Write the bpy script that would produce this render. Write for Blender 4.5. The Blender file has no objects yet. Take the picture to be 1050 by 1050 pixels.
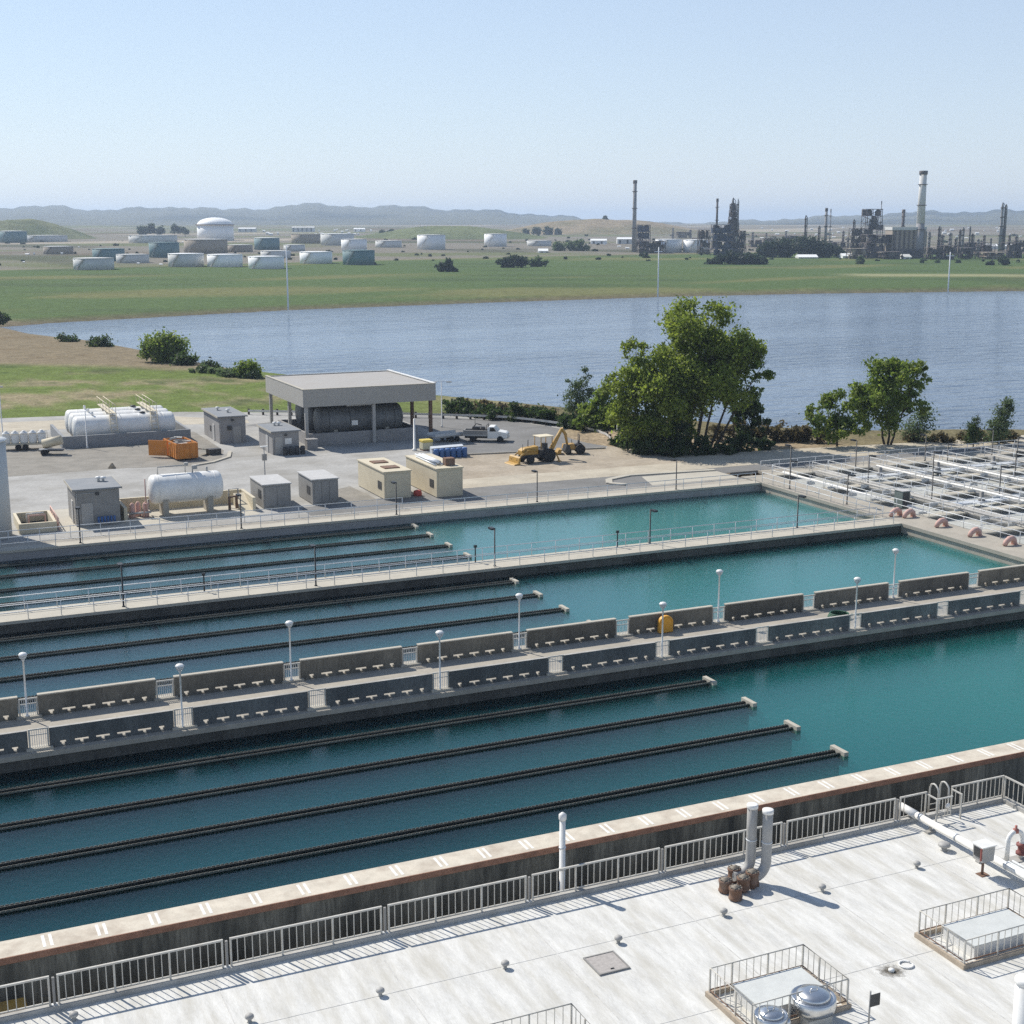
import bpy, math, random
import numpy as np
R = math.radians
random.seed(7)
SC = bpy.context.scene
COL = SC.collection
HC = 27.0; YAW = R(24.5); PIT = math.atan(297/1430.0); FPX = 1430.0

# ------------------------------------------------------------------ survey helpers
def at(px, py, z=0.0):
    """sight line -> point on the level z (photo survey, 1050 px frame)"""
    u = (px-525)/FPX; v = (525-py)/FPX
    h = math.cos(PIT)+v*math.sin(PIT); dz = -math.sin(PIT)+v*math.cos(PIT)
    X = h*math.sin(YAW)+u*math.cos(YAW); Y = h*math.cos(YAW)-u*math.sin(YAW)
    t = (z-HC)/dz
    return X*t, Y*t
def bearing(px, dist):
    u = (px-525)/(FPX/math.cos(PIT)); a = YAW+math.atan(u)
    return dist*math.sin(a), dist*math.cos(a)
RX, RY = math.cos(YAW), -math.sin(YAW)
def plain_z(d):
    return 0.0 if d < 900 else 0.006*(min(d, 4000)-900)
def plain_dist(py):
    return 32.4*1430/(py-228+8.58)

# ------------------------------------------------------------------ mesh builder
class MB:
    def __init__(s): s.v = []; s.f = []; s.sm = []; s.mi = []; s.cur = 0
    def add(s, vs, fs, smooth=False):
        o = len(s.v); s.v += [tuple(p) for p in vs]
        for f in fs:
            s.f.append([i+o for i in f]); s.sm.append(smooth); s.mi.append(s.cur)
        return s
    def box(s, x0, x1, y0, y1, z0, z1):
        return s.add([(x0,y0,z0),(x1,y0,z0),(x1,y1,z0),(x0,y1,z0),(x0,y0,z1),(x1,y0,z1),(x1,y1,z1),(x0,y1,z1)],
              [(3,2,1,0),(4,5,6,7),(0,1,5,4),(1,2,6,5),(2,3,7,6),(3,0,4,7)])
    def obox(s, c, size, rz=0, ry=0, rx=0):
        from mathutils import Euler, Vector
        E = Euler((rx, ry, rz)).to_matrix(); a, b, d = [k/2 for k in size]
        vs = [Vector(c)+E@Vector(p) for p in [(-a,-b,-d),(a,-b,-d),(a,b,-d),(-a,b,-d),(-a,-b,d),(a,-b,d),(a,b,d),(-a,b,d)]]
        return s.add(vs, [(3,2,1,0),(4,5,6,7),(0,1,5,4),(1,2,6,5),(2,3,7,6),(3,0,4,7)])
    def quad(s, a, b, c, d): return s.add([a,b,c,d], [(0,1,2,3)])
    def prism(s, poly, z0, z1):
        n = len(poly)
        vs = [(x,y,z0) for x,y in poly]+[(x,y,z1) for x,y in poly]
        return s.add(vs, [tuple(range(n-1,-1,-1)), tuple(range(n,2*n))]+[(i,(i+1)%n,n+(i+1)%n,n+i) for i in range(n)])
    def xprism(s, prof, x0, x1):      # profile in (y,z) swept along x
        n = len(prof)
        vs = [(x0,y,z) for y,z in prof]+[(x1,y,z) for y,z in prof]
        return s.add(vs, [tuple(range(n)), tuple(range(2*n-1,n-1,-1))]+[(i,n+i,n+(i+1)%n,(i+1)%n) for i in range(n)])
    def yprism(s, prof, y0, y1):      # profile in (x,z) swept along y
        n = len(prof)
        vs = [(x,y0,z) for x,z in prof]+[(x,y1,z) for x,z in prof]
        return s.add(vs, [tuple(range(n-1,-1,-1)), tuple(range(n,2*n))]+[(i,(i+1)%n,n+(i+1)%n,n+i) for i in range(n)])
    def tube(s, pts, r, seg=8, caps=True):
        from mathutils import Vector
        P = [Vector(p) for p in pts]; n = len(P)
        rs = r if isinstance(r, (list, tuple)) else [r]*n
        T = [(P[min(i+1,n-1)]-P[max(i-1,0)]).normalized() for i in range(n)]
        ref = Vector((0,0,1)) if abs(T[0].z) < .9 else Vector((1,0,0))
        U = T[0].cross(ref).normalized(); vs = []
        for i in range(n):
            U = (U-T[i]*U.dot(T[i])).normalized(); W = T[i].cross(U)
            for k in range(seg):
                a = 2*math.pi*k/seg
                vs.append(P[i]+(U*math.cos(a)+W*math.sin(a))*rs[i])
        fs = [(i*seg+k, i*seg+(k+1)%seg, (i+1)*seg+(k+1)%seg, (i+1)*seg+k) for i in range(n-1) for k in range(seg)]
        s.add(vs, fs, True)
        if caps:
            o = len(s.v)-n*seg
            s.f.append([o+k for k in range(seg-1,-1,-1)]); s.sm.append(False); s.mi.append(s.cur)
            s.f.append([o+(n-1)*seg+k for k in range(seg)]); s.sm.append(False); s.mi.append(s.cur)
        return s
    def lathe(s, prof, c=(0,0,0), seg=20, axis='z', smooth=True):
        vs = []
        for r, z in prof:
            for k in range(seg):
                a = 2*math.pi*k/seg; x, y = r*math.cos(a), r*math.sin(a)
                if axis == 'z': vs.append((c[0]+x, c[1]+y, c[2]+z))
                elif axis == 'x': vs.append((c[0]+z, c[1]+x, c[2]+y))
                else: vs.append((c[0]+y, c[1]+z, c[2]+x))
        n = len(prof)
        fs = [(i*seg+k, i*seg+(k+1)%seg, (i+1)*seg+(k+1)%seg, (i+1)*seg+k) for i in range(n-1) for k in range(seg)]
        s.add(vs, fs, smooth); o = len(s.v)-n*seg
        if prof[0][0] > 1e-4: s.f.append([o+k for k in range(seg-1,-1,-1)]); s.sm.append(False); s.mi.append(s.cur)
        if prof[-1][0] > 1e-4: s.f.append([o+(n-1)*seg+k for k in range(seg)]); s.sm.append(False); s.mi.append(s.cur)
        return s
    def mesh(s, name, m):
        me = bpy.data.meshes.new(name); me.from_pydata(s.v, [], s.f)
        for k in (m if isinstance(m, (list, tuple)) else [m]): me.materials.append(k)
        me.polygons.foreach_set('use_smooth', s.sm); me.polygons.foreach_set('material_index', s.mi); me.update()
        return me
    def build(s, name, m, parent=None, loc=None, bev=0):
        o = bpy.data.objects.new(name, s.mesh(name, m)); COL.objects.link(o)
        if parent is not None: o.parent = parent
        if loc is not None: o.location = loc
        if bev:
            b = o.modifiers.new('Bevel', 'BEVEL'); b.width = bev; b.segments = 2; b.limit_method = 'ANGLE'
        return o
def box(*a): return MB().box(*a)
def tag(o, label=None, cat=None, group=None, kind=None):
    if label: o['label'] = label
    if cat: o['category'] = cat
    if group: o['group'] = group
    if kind: o['kind'] = kind
    return o
def thing(name, label, cat, loc=(0,0,0), rz=0, group=None):
    o = bpy.data.objects.new(name, None); COL.objects.link(o); o.empty_display_size = .2
    o.location = loc; o.rotation_euler = (0,0,rz)
    return tag(o, label, cat, group)
def struct(name, mb, m): return tag(mb.build(name, m), kind='structure')
def inst(o, parent, loc=(0,0,0), rz=None):
    c = o.copy(); COL.objects.link(c); c.parent = parent; c.location = loc
    if rz is not None: c.rotation_euler = (0,0,rz)
    return c
def dup(root, loc, rz=None, label=None, group=None):
    r = root.copy(); COL.objects.link(r); r.location = loc
    if rz is not None: r.rotation_euler = (0,0,rz)
    if label: r['label'] = label
    if group: r['group'] = group
    for ch in list(root.children):
        c = ch.copy(); COL.objects.link(c); c.parent = r
        for g in list(ch.children):
            d = g.copy(); COL.objects.link(d); d.parent = c
    return r
ORD = ['first','second','third','fourth','fifth','sixth','seventh','eighth','ninth','tenth','eleventh','twelfth','thirteenth','fourteenth','fifteenth']

# ------------------------------------------------------------------ materials
def nodes(name):
    m = bpy.data.materials.new(name); m.use_nodes = True; nt = m.node_tree
    return m, nt, nt.nodes['Principled BSDF'], nt.nodes, nt.links
def ramp(N, stops):
    r = N.new('ShaderNodeValToRGB'); e = r.color_ramp.elements
    while len(e) < len(stops): e.new(.5)
    for k, (p, c) in enumerate(stops):
        e[k].position = p; e[k].color = (*c, 1) if len(c) == 3 else c
    return r
def sc(c, k): return tuple(min(1, x*k) for x in c)
def mat(name, col, rough=.8, scale=1.5, amt=.18, metal=0, bump=0, coord='pos', stretch=(1,1,1), dirt=None, dirt_amt=.5, dirt_scale=.4, fine=True, spec=.5):
    """base colour with two octaves of mottling, optional shaped dirt, optional relief"""
    m, nt, B, N, L = nodes(name)
    g = N.new('ShaderNodeNewGeometry') if coord == 'pos' else N.new('ShaderNodeTexCoord')
    src = g.outputs['Position'] if coord == 'pos' else g.outputs['Object']
    mp = N.new('ShaderNodeMapping'); mp.inputs['Scale'].default_value = stretch; L.new(src, mp.inputs['Vector'])
    n = N.new('ShaderNodeTexNoise'); n.inputs['Scale'].default_value = scale; n.inputs['Detail'].default_value = 8; n.inputs['Roughness'].default_value = .65
    L.new(mp.outputs[0], n.inputs['Vector'])
    r = ramp(N, [(.3, sc(col, 1-amt)), (.5, col), (.72, sc(col, 1+amt))]); L.new(n.outputs['Fac'], r.inputs[0])
    out = r.outputs[0]
    if fine:
        n2 = N.new('ShaderNodeTexNoise'); n2.inputs['Scale'].default_value = scale*9; n2.inputs['Detail'].default_value = 4
        L.new(mp.outputs[0], n2.inputs['Vector'])
        mx = N.new('ShaderNodeMix'); mx.data_type = 'RGBA'; mx.blend_type = 'OVERLAY'; mx.inputs[0].default_value = min(1, amt*1.6)
        L.new(out, mx.inputs[6]); L.new(n2.outputs['Fac'], mx.inputs[7]); out = mx.outputs[2]
    if dirt:
        n3 = N.new('ShaderNodeTexNoise'); n3.inputs['Scale'].default_value = dirt_scale; n3.inputs['Detail'].default_value = 7; n3.inputs['Roughness'].default_value = .6
        L.new(mp.outputs[0], n3.inputs['Vector'])
        r3 = ramp(N, [(.45, (0,0,0)), (.68, (1,1,1))]); L.new(n3.outputs['Fac'], r3.inputs[0])
        ml = N.new('ShaderNodeMath'); ml.operation = 'MULTIPLY'; ml.inputs[1].default_value = dirt_amt; L.new(r3.outputs[0], ml.inputs[0])
        mx = N.new('ShaderNodeMix'); mx.data_type = 'RGBA'; L.new(ml.outputs[0], mx.inputs[0]); L.new(out, mx.inputs[6]); mx.inputs[7].default_value = (*dirt, 1); out = mx.outputs[2]
    L.new(out, B.inputs['Base Color'])
    B.inputs['Roughness'].default_value = rough; B.inputs['Metallic'].default_value = metal
    B.inputs['Specular IOR Level'].default_value = spec
    if bump:
        b = N.new('ShaderNodeBump'); b.inputs['Strength'].default_value = bump; b.inputs['Distance'].default_value = .03
        L.new(n.outputs['Fac'], b.inputs['Height']); L.new(b.outputs[0], B.inputs['Normal'])
    return m
M = {}
M['roof'] = mat('pale roof coating', (.61,.60,.56), .85, 1.6, .17, bump=.7, stretch=(1.9,.35,1), dirt=(.43,.405,.34), dirt_amt=.65, dirt_scale=.7)
M['seam'] = mat('roof seam', (.53,.52,.49), .9, 2, .2)
M['curb'] = mat('grey curb paint', (.42,.41,.38), .8, 1.2, .15, dirt=(.22,.2,.17))
M['rail_white'] = mat('pale rail paint', (.53,.51,.455), .55, 3, .08, dirt=(.4,.33,.25), dirt_amt=.35, dirt_scale=2)
M['galv'] = mat('galvanised steel', (.60,.62,.63), .5, 4, .1, metal=.25)
M['conc'] = mat('tan concrete', (.37,.335,.275), .9, .6, .14, bump=.15, dirt=(.28,.26,.22), dirt_amt=.5)  # concrete's own tan tone, with random mottling and dirt
M['conc_light'] = mat('pale concrete', (.45,.415,.34), .9, .8, .12, bump=.1, dirt=(.36,.33,.28), dirt_amt=.45)
M['conc_grey'] = mat('grey basin concrete', (.42,.40,.36), .9, .7, .2, bump=.15, dirt=(.18,.175,.155), dirt_amt=.6)
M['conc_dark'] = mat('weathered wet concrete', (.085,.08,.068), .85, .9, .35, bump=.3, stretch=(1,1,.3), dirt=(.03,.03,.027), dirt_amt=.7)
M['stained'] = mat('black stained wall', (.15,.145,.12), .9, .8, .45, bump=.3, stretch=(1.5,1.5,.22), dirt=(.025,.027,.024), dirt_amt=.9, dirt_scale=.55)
M['coping'] = mat('tan coping', (.58,.52,.42), .9, 1.5, .14, dirt=(.3,.23,.17), dirt_amt=.5, dirt_scale=.8)
M['red_edge'] = mat('rusty red coping edge', (.27,.14,.09), .85, 2, .3)
M['panel_far'] = mat('brown grey parapet', (.155,.142,.115), .9, .9, .3, bump=.2, stretch=(1,1,.35), dirt=(.08,.075,.065), dirt_amt=.6)
M['panel_near'] = mat('dark slate parapet', (.125,.13,.125), .85, .9, .3, bump=.2, stretch=(1,1,.35), dirt=(.04,.045,.05), dirt_amt=.6)
for nm in ('panel_far','panel_near'):      # each cast panel has aged a little differently
    nt = M[nm].node_tree; B = nt.nodes['Principled BSDF']; oi = nt.nodes.new('ShaderNodeObjectInfo'); src = B.inputs['Base Color'].links[0].from_socket
    rr = ramp(nt.nodes, [(0,(.72,.72,.70)),(.5,(1,1,1)),(1,(1.35,1.32,1.25))]); nt.links.new(oi.outputs['Random'], rr.inputs[0])
    mx = nt.nodes.new('ShaderNodeMix'); mx.data_type = 'RGBA'; mx.blend_type = 'MULTIPLY'; mx.inputs[0].default_value = 1; nt.links.new(src, mx.inputs[6]); nt.links.new(rr.outputs[0], mx.inputs[7]); nt.links.new(mx.outputs[2], B.inputs['Base Color'])
M['launder'] = mat('algae black launder', (.028,.03,.026), .7, 2.5, .4, dirt=(.075,.075,.06), dirt_amt=.6, dirt_scale=1.5)
M['weir'] = mat('weir plate', (.13,.13,.11), .6, 3, .35, dirt=(.05,.05,.04))
M['white'] = mat('white paint', (.78,.77,.73), .45, 2, .06, dirt=(.5,.46,.4), dirt_amt=.3, dirt_scale=1.2)
M['mark'] = mat('white road paint', (.74,.72,.66), .8, 4, .12)
M['black'] = mat('black pole paint', (.016,.018,.02), .5, 4, .2)
M['rust'] = mat('rusty iron', (.17,.095,.06), .9, 3, .35, bump=.3, dirt=(.25,.2,.16), dirt_amt=.5, dirt_scale=2.5)
M['pipe_grey'] = mat('grey pipe paint', (.38,.37,.345), .6, 2, .08, dirt=(.33,.3,.26), dirt_amt=.4)
M['steel'] = mat('brushed stainless', (.62,.62,.61), .28, 5, .1, metal=.95)
M['asphalt'] = mat('grey asphalt', (.19,.185,.175), .95, .35, .16, bump=.2, dirt=(.13,.125,.115), dirt_amt=.6, dirt_scale=.15)
M['yard'] = mat('yard concrete', (.355,.345,.32), .95, .3, .16, bump=.1, dirt=(.20,.185,.155), dirt_amt=.75, dirt_scale=.11)
M['gravel'] = mat('grey brown gravel', (.25,.23,.195), .98, .5, .2, bump=.4, dirt=(.16,.15,.125), dirt_amt=.5)
M['dirt'] = mat('dry dirt', (.37,.315,.24), .98, .25, .22, bump=.4, dirt=(.22,.17,.11), dirt_amt=.5, dirt_scale=.2)
M['sand'] = mat('pale dry shoulder', (.45,.40,.31), .98, .3, .15, bump=.2, dirt=(.32,.27,.2), dirt_amt=.5)
M['wall_grey'] = mat('grey block wall', (.30,.29,.28), .9, 1, .1, dirt=(.2,.19,.18), dirt_amt=.4)
M['roof_grey'] = mat('slate grey roof', (.20,.215,.23), .8, .8, .1, dirt=(.28,.27,.26), dirt_amt=.4)
M['canopy_face'] = mat('taupe fascia', (.36,.345,.31), .7, .4, .05)
M['canopy_roof'] = mat('canopy roof felt', (.37,.355,.33), .9, .4, .12, dirt=(.28,.25,.22), dirt_amt=.5)
M['box_grey'] = mat('grey cabinet paint', (.27,.26,.24), .7, 1, .1, dirt=(.17,.16,.15), dirt_amt=.4)
M['box_top'] = mat('pale cabinet roof', (.46,.45,.43), .7, 1, .1)
M['beige'] = mat('beige paint', (.58,.51,.37), .7, 1, .07, dirt=(.42,.36,.26), dirt_amt=.3)
M['dark'] = mat('dark steel', (.045,.045,.045), .6, 2, .3)
M['tank_dark'] = mat('dark grey tank', (.13,.135,.135), .55, 1, .25, dirt=(.07,.07,.07))
M['orange'] = mat('orange skip paint', (.62,.23,.035), .6, 2, .12, dirt=(.25,.12,.06), dirt_amt=.5, dirt_scale=1)
M['buoy'] = mat('amber plastic', (.70,.34,.03), .5, 3, .08)
M['yellow'] = mat('machine yellow', (.46,.27,.055), .6, 2, .15, dirt=(.3,.2,.09), dirt_amt=.6, dirt_scale=1.5)
M['tyre'] = mat('tyre rubber', (.02,.02,.02), .85, 4, .3)
M['blue'] = mat('blue drum plastic', (.05,.13,.32), .5, 3, .12)
M['pink'] = mat('faded pink paint', (.58,.37,.31), .8, 2, .1, dirt=(.45,.3,.25), dirt_amt=.4)
M['green'] = mat('green hose', (.02,.09,.05), .6, 4, .2)
M['glass'] = mat('dark glass', (.02,.025,.03), .1, 1, .1)
M['teal_tank'] = mat('teal tank paint', (.13,.22,.23), .7, .05, .08, dirt=(.11,.18,.18), dirt_scale=.05)
M['pale_tank'] = mat('pale tank paint', (.60,.60,.57), .7, .05, .06, dirt=(.4,.38,.34), dirt_scale=.05, dirt_amt=.4)
M['white_tank'] = mat('white tank paint', (.84,.84,.82), .6, .05, .05)
M['refinery'] = mat('refinery steel', (.10,.085,.085), .8, .08, .35, dirt=(.2,.16,.14), dirt_amt=.6, dirt_scale=.12)
M['refinery_blue'] = mat('blue grey steel', (.06,.075,.12), .8, .08, .3)
M['tan_block'] = mat('tan industrial wall', (.33,.28,.22), .85, .05, .1)
M['stack_white'] = mat('pale stack', (.62,.60,.57), .8, .05, .08)
M['stack_grey'] = mat('grey stack', (.27,.26,.26), .8, .05, .12)
M['bark'] = mat('bark', (.055,.042,.03), .95, 3, .3, bump=.4)

def two_tone(name, a, b, scale, lo=.42, hi=.6, rough=.95):
    m, nt, B, N, L = nodes(name)
    g = N.new('ShaderNodeNewGeometry'); n = N.new('ShaderNodeTexNoise'); n.inputs['Scale'].default_value = scale; n.inputs['Detail'].default_value = 8
    L.new(g.outputs['Position'], n.inputs['Vector']); r = ramp(N, [(lo, a), (hi, b)]); L.new(n.outputs['Fac'], r.inputs[0]); L.new(r.outputs[0], B.inputs['Base Color'])
    B.inputs['Roughness'].default_value = rough
    return m
def leaf_mat(name, a, b, c):
    m, nt, B, N, L = nodes(name)
    g = N.new('ShaderNodeNewGeometry')
    n = N.new('ShaderNodeTexNoise'); n.inputs['Scale'].default_value = .55; n.inputs['Detail'].default_value = 3
    L.new(g.outputs['Position'], n.inputs['Vector'])
    ad = N.new('ShaderNodeMath'); ad.operation = 'MULTIPLY_ADD'; ad.inputs[1].default_value = .45; L.new(g.outputs['Random Per Island'], ad.inputs[0])
    mu = N.new('ShaderNodeMath'); mu.operation = 'SUBTRACT'; mu.inputs[1].default_value = .22; L.new(n.outputs['Fac'], mu.inputs[0]); L.new(mu.outputs[0], ad.inputs[2])
    r = ramp(N, [(.2, a), (.5, b), (.8, c)]); L.new(ad.outputs[0], r.inputs[0]); L.new(r.outputs[0], B.inputs['Base Color'])
    B.inputs['Roughness'].default_value = .6
    t = N.new('ShaderNodeBsdfTranslucent'); L.new(r.outputs[0], t.inputs['Color'])
    mx = N.new('ShaderNodeMixShader'); mx.inputs[0].default_value = .6
    L.new(B.outputs[0], mx.inputs[1]); L.new(t.outputs[0], mx.inputs[2]); L.new(mx.outputs[0], N['Material Output'].inputs['Surface'])
    return m
M['leaf_green'] = leaf_mat('green leaves', (.10,.145,.022), (.21,.27,.035), (.32,.39,.065))
M['leaf_yellow'] = leaf_mat('yellow green leaves', (.08,.14,.02), (.17,.24,.035), (.27,.33,.06))
M['leaf_dark'] = leaf_mat('dark leaves', (.025,.05,.013), (.05,.085,.02), (.085,.125,.035))
M['leaf_grey'] = leaf_mat('grey green leaves', (.06,.095,.04), (.11,.16,.065), (.17,.22,.10))
M['reed'] = leaf_mat('dry reeds', (.07,.06,.025), (.12,.10,.045), (.2,.16,.08))
M['leaf_far'] = leaf_mat('far trees', (.02,.035,.018), (.035,.055,.028), (.055,.08,.04))

def water_basin(left=(.5,.88,.9), right=(.5,.88,.9), x0=20, x1=62):
    m, nt, B, N, L = nodes('clear basin water')
    out = N['Material Output']; N.remove(B)
    g = N.new('ShaderNodeNewGeometry')
    n = N.new('ShaderNodeTexNoise'); n.inputs['Scale'].default_value = 2.4; n.inputs['Detail'].default_value = 6; n.inputs['Roughness'].default_value = .65
    L.new(g.outputs['Position'], n.inputs['Vector'])
    b = N.new('ShaderNodeBump'); b.inputs['Strength'].default_value = .34; b.inputs['Distance'].default_value = .05; L.new(n.outputs['Fac'], b.inputs['Height'])
    fr = N.new('ShaderNodeFresnel'); fr.inputs['IOR'].default_value = 1.33; L.new(b.outputs[0], fr.inputs['Normal'])
    gl = N.new('ShaderNodeBsdfGlossy'); gl.inputs['Roughness'].default_value = .06; L.new(b.outputs[0], gl.inputs['Normal'])
    tr = N.new('ShaderNodeBsdfTransparent')
    sp = N.new('ShaderNodeSeparateXYZ'); L.new(g.outputs['Position'], sp.inputs[0])
    pn = N.new('ShaderNodeTexNoise'); pn.inputs['Scale'].default_value = .09; pn.inputs['Detail'].default_value = 4; L.new(g.outputs['Position'], pn.inputs['Vector'])
    ma = N.new('ShaderNodeMath'); ma.operation = 'MULTIPLY_ADD'; ma.inputs[1].default_value = 26; L.new(pn.outputs['Fac'], ma.inputs[0]); L.new(sp.outputs['X'], ma.inputs[2])
    mr = N.new('ShaderNodeMapRange'); mr.inputs['From Min'].default_value = x0+13; mr.inputs['From Max'].default_value = x1+13; L.new(ma.outputs[0], mr.inputs['Value'])
    tm = N.new('ShaderNodeMix'); tm.data_type = 'RGBA'; tm.inputs[6].default_value = (*left,1); tm.inputs[7].default_value = (*right,1); L.new(mr.outputs[0], tm.inputs[0]); L.new(tm.outputs[2], tr.inputs['Color'])  # bluer, darker left tint stands in for sky reflection and trough shade
    mx = N.new('ShaderNodeMixShader'); L.new(fr.outputs[0], mx.inputs[0]); L.new(tr.outputs[0], mx.inputs[1]); L.new(gl.outputs[0], mx.inputs[2])
    L.new(mx.outputs[0], out.inputs['Surface'])
    return m
M['water'] = water_basin()
def murky(name, sca, ab, left, right):
    m = water_basin(left, right); m.name = name; N = m.node_tree.nodes; L = m.node_tree.links
    v1 = N.new('ShaderNodeVolumeScatter'); v1.inputs['Color'].default_value = (*sca,1); v1.inputs['Density'].default_value = .30
    v2 = N.new('ShaderNodeVolumeAbsorption'); v2.inputs['Color'].default_value = (*ab,1); v2.inputs['Density'].default_value = .17
    ad = N.new('ShaderNodeAddShader'); L.new(v1.outputs[0], ad.inputs[0]); L.new(v2.outputs[0], ad.inputs[1]); L.new(ad.outputs[0], N['Material Output'].inputs['Volume'])
    return m
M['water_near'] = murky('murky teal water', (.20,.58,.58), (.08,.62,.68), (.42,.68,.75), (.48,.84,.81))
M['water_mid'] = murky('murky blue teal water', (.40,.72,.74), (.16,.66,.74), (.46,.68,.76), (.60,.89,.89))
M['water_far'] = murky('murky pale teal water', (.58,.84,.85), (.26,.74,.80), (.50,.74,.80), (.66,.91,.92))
M['murk'] = two_tone('basin bed silt', (.03,.09,.09), (.05,.12,.115), .12, .35, .65)
M['floc_water'] = mat('grey green water', (.42,.42,.38), .7, .3, .2)
def water_lake():
    m, nt, B, N, L = nodes('lake water')
    g = N.new('ShaderNodeNewGeometry')
    mp = N.new('ShaderNodeMapping'); mp.inputs['Rotation'].default_value = (0,0,R(-20)); mp.inputs['Scale'].default_value = (.35,1,1); L.new(g.outputs['Position'], mp.inputs['Vector'])
    n = N.new('ShaderNodeTexNoise'); n.inputs['Scale'].default_value = .30; n.inputs['Detail'].default_value = 4; n.inputs['Roughness'].default_value = .55; L.new(mp.outputs[0], n.inputs['Vector'])
    mp2 = N.new('ShaderNodeMapping'); mp2.inputs['Rotation'].default_value = (0,0,R(-24)); mp2.inputs['Scale'].default_value = (.004,.018,1); L.new(g.outputs['Position'], mp2.inputs['Vector'])
    w = N.new('ShaderNodeTexNoise'); w.inputs['Scale'].default_value = 1; w.inputs['Detail'].default_value = 5; L.new(mp2.outputs[0], w.inputs['Vector'])
    rs = ramp(N, [(.42, (1,1,1)), (.60, (.35,.35,.35))]); L.new(w.outputs['Fac'], rs.inputs[0])
    b = N.new('ShaderNodeBump'); b.inputs['Distance'].default_value = 2.0; L.new(rs.outputs[0], b.inputs['Strength']); L.new(n.outputs['Fac'], b.inputs['Height'])
    L.new(b.outputs[0], B.inputs['Normal'])
    B.inputs['Base Color'].default_value = (.13,.175,.235,1); B.inputs['Roughness'].default_value = .14; B.inputs['IOR'].default_value = 1.33
    return m
M['lake'] = water_lake()

# ------------------------------------------------------------------ world, sun, camera
SUN_EL, SHADOW_AZ = R(46), R(-65)
w = bpy.data.worlds.new('World'); SC.world = w; w.use_nodes = True
N = w.node_tree.nodes; L = w.node_tree.links
sky = N.new('ShaderNodeTexSky'); sky.sky_type = 'NISHITA'; sky.sun_disc = False
sky.sun_elevation = SUN_EL; sky.sun_rotation = R(-25); sky.altitude = 0; sky.air_density = 1.0; sky.dust_density = 0.0; sky.ozone_density = 1.5
N['Background'].inputs['Strength'].default_value = .10
hzs = N.new('ShaderNodeBackground'); hzs.inputs['Color'].default_value = (.52,.585,.735,1); hzs.inputs['Strength'].default_value = 1.0
mxs = N.new('ShaderNodeMixShader'); gw = N.new('ShaderNodeTexCoord'); sx = N.new('ShaderNodeSeparateXYZ'); L.new(gw.outputs['Generated'], sx.inputs[0]); rw = ramp(N, [(0,(.62,)*3),(.12,(.5,)*3),(.5,(.12,)*3)]); L.new(sx.outputs['Z'], rw.inputs[0]); L.new(rw.outputs[0], mxs.inputs[0])
L.new(sky.outputs[0], N['Background'].inputs['Color']); L.new(N['Background'].outputs[0], mxs.inputs[1]); L.new(hzs.outputs[0], mxs.inputs[2]); L.new(mxs.outputs[0], N['World Output'].inputs['Surface'])
sl = bpy.data.lights.new('sun', 'SUN'); sl.energy = 4.4; sl.angle = R(.5); sl.color = (1,.95,.87)
so = bpy.data.objects.new('sun', sl); COL.objects.link(so)
from mathutils import Vector
d = Vector((math.cos(SHADOW_AZ)*math.cos(SUN_EL), math.sin(SHADOW_AZ)*math.cos(SUN_EL), -math.sin(SUN_EL)))
so.rotation_euler = d.to_track_quat('-Z', 'Y').to_euler(); so.location = (-40, 150, 120)
cam = bpy.data.cameras.new('camera'); co = bpy.data.objects.new('camera', cam); COL.objects.link(co)
co.location = (0,0,HC); fw = Vector((math.sin(YAW)*math.cos(PIT), math.cos(YAW)*math.cos(PIT), -math.sin(PIT)))
co.rotation_euler = fw.to_track_quat('-Z', 'Y').to_euler(); cam.sensor_width = 36; cam.lens = 36*FPX/1050; cam.clip_start = .5; cam.clip_end = 60000
SC.camera = co
SC.view_settings.view_transform = 'Standard'; SC.view_settings.look = 'None'; SC.view_settings.gamma = 1; SC.view_settings.exposure = 0.3
SC.cycles.max_bounces = 8; SC.cycles.transparent_max_bounces = 12; SC.cycles.volume_bounces = 1
SC.cycles.use_denoising = False

# ------------------------------------------------------------------ terrain
near_shore = [(20,425),(31.6,406.8),(38.1,396.4),(42.5,370.3),(52.8,344.1),(59.2,316.7),(61.9,298.6),(67.8,268.4),(76.4,248),(87.5,213.4),(96.9,195.9),(103.4,183.7),(113.5,163.5),(120,156.5),(134,151),(146,145.9),(200,126),(300,85),(420,30)]
far_shore = [(900,100),(760,300),(600,400),(460.5,469.4),(369.5,487.3),(300.7,492.5),(210.3,483.6),(131.7,470.6),(85.3,453),(50.9,439.6),(36,428)]
lake_poly = near_shore+far_shore
def sdist(X, Y, poly):
    P = np.array(poly); best = np.full(X.shape, 1e9); inside = np.zeros(X.shape, bool); n = len(P)
    for i in range(n):
        a = P[i]; b = P[(i+1)%n]; e = b-a
        t = np.clip(((X-a[0])*e[0]+(Y-a[1])*e[1])/(e@e), 0, 1)
        best = np.minimum(best, np.hypot(X-a[0]-t*e[0], Y-a[1]-t*e[1]))
        c = ((a[1] > Y) != (b[1] > Y))
        with np.errstate(divide='ignore', invalid='ignore'):
            xi = a[0]+(Y-a[1])*e[0]/(e[1] if abs(e[1]) > 1e-9 else 1e-9)
        inside ^= c & (X < xi)
    return np.where(inside, -best, best)
_rng = np.random.RandomState(3)
def fbm(X, Y, s, octv=5):
    out = np.zeros(X.shape); a = 1
    for k in range(octv):
        for j in range(3):
            th = _rng.rand()*6.283; ph = _rng.rand()*6.283; f = s*2**k*(.7+.6*_rng.rand())
            out += a*np.sin((X*math.cos(th)+Y*math.sin(th))*f+ph)/3
        a *= .55
    return out
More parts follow.
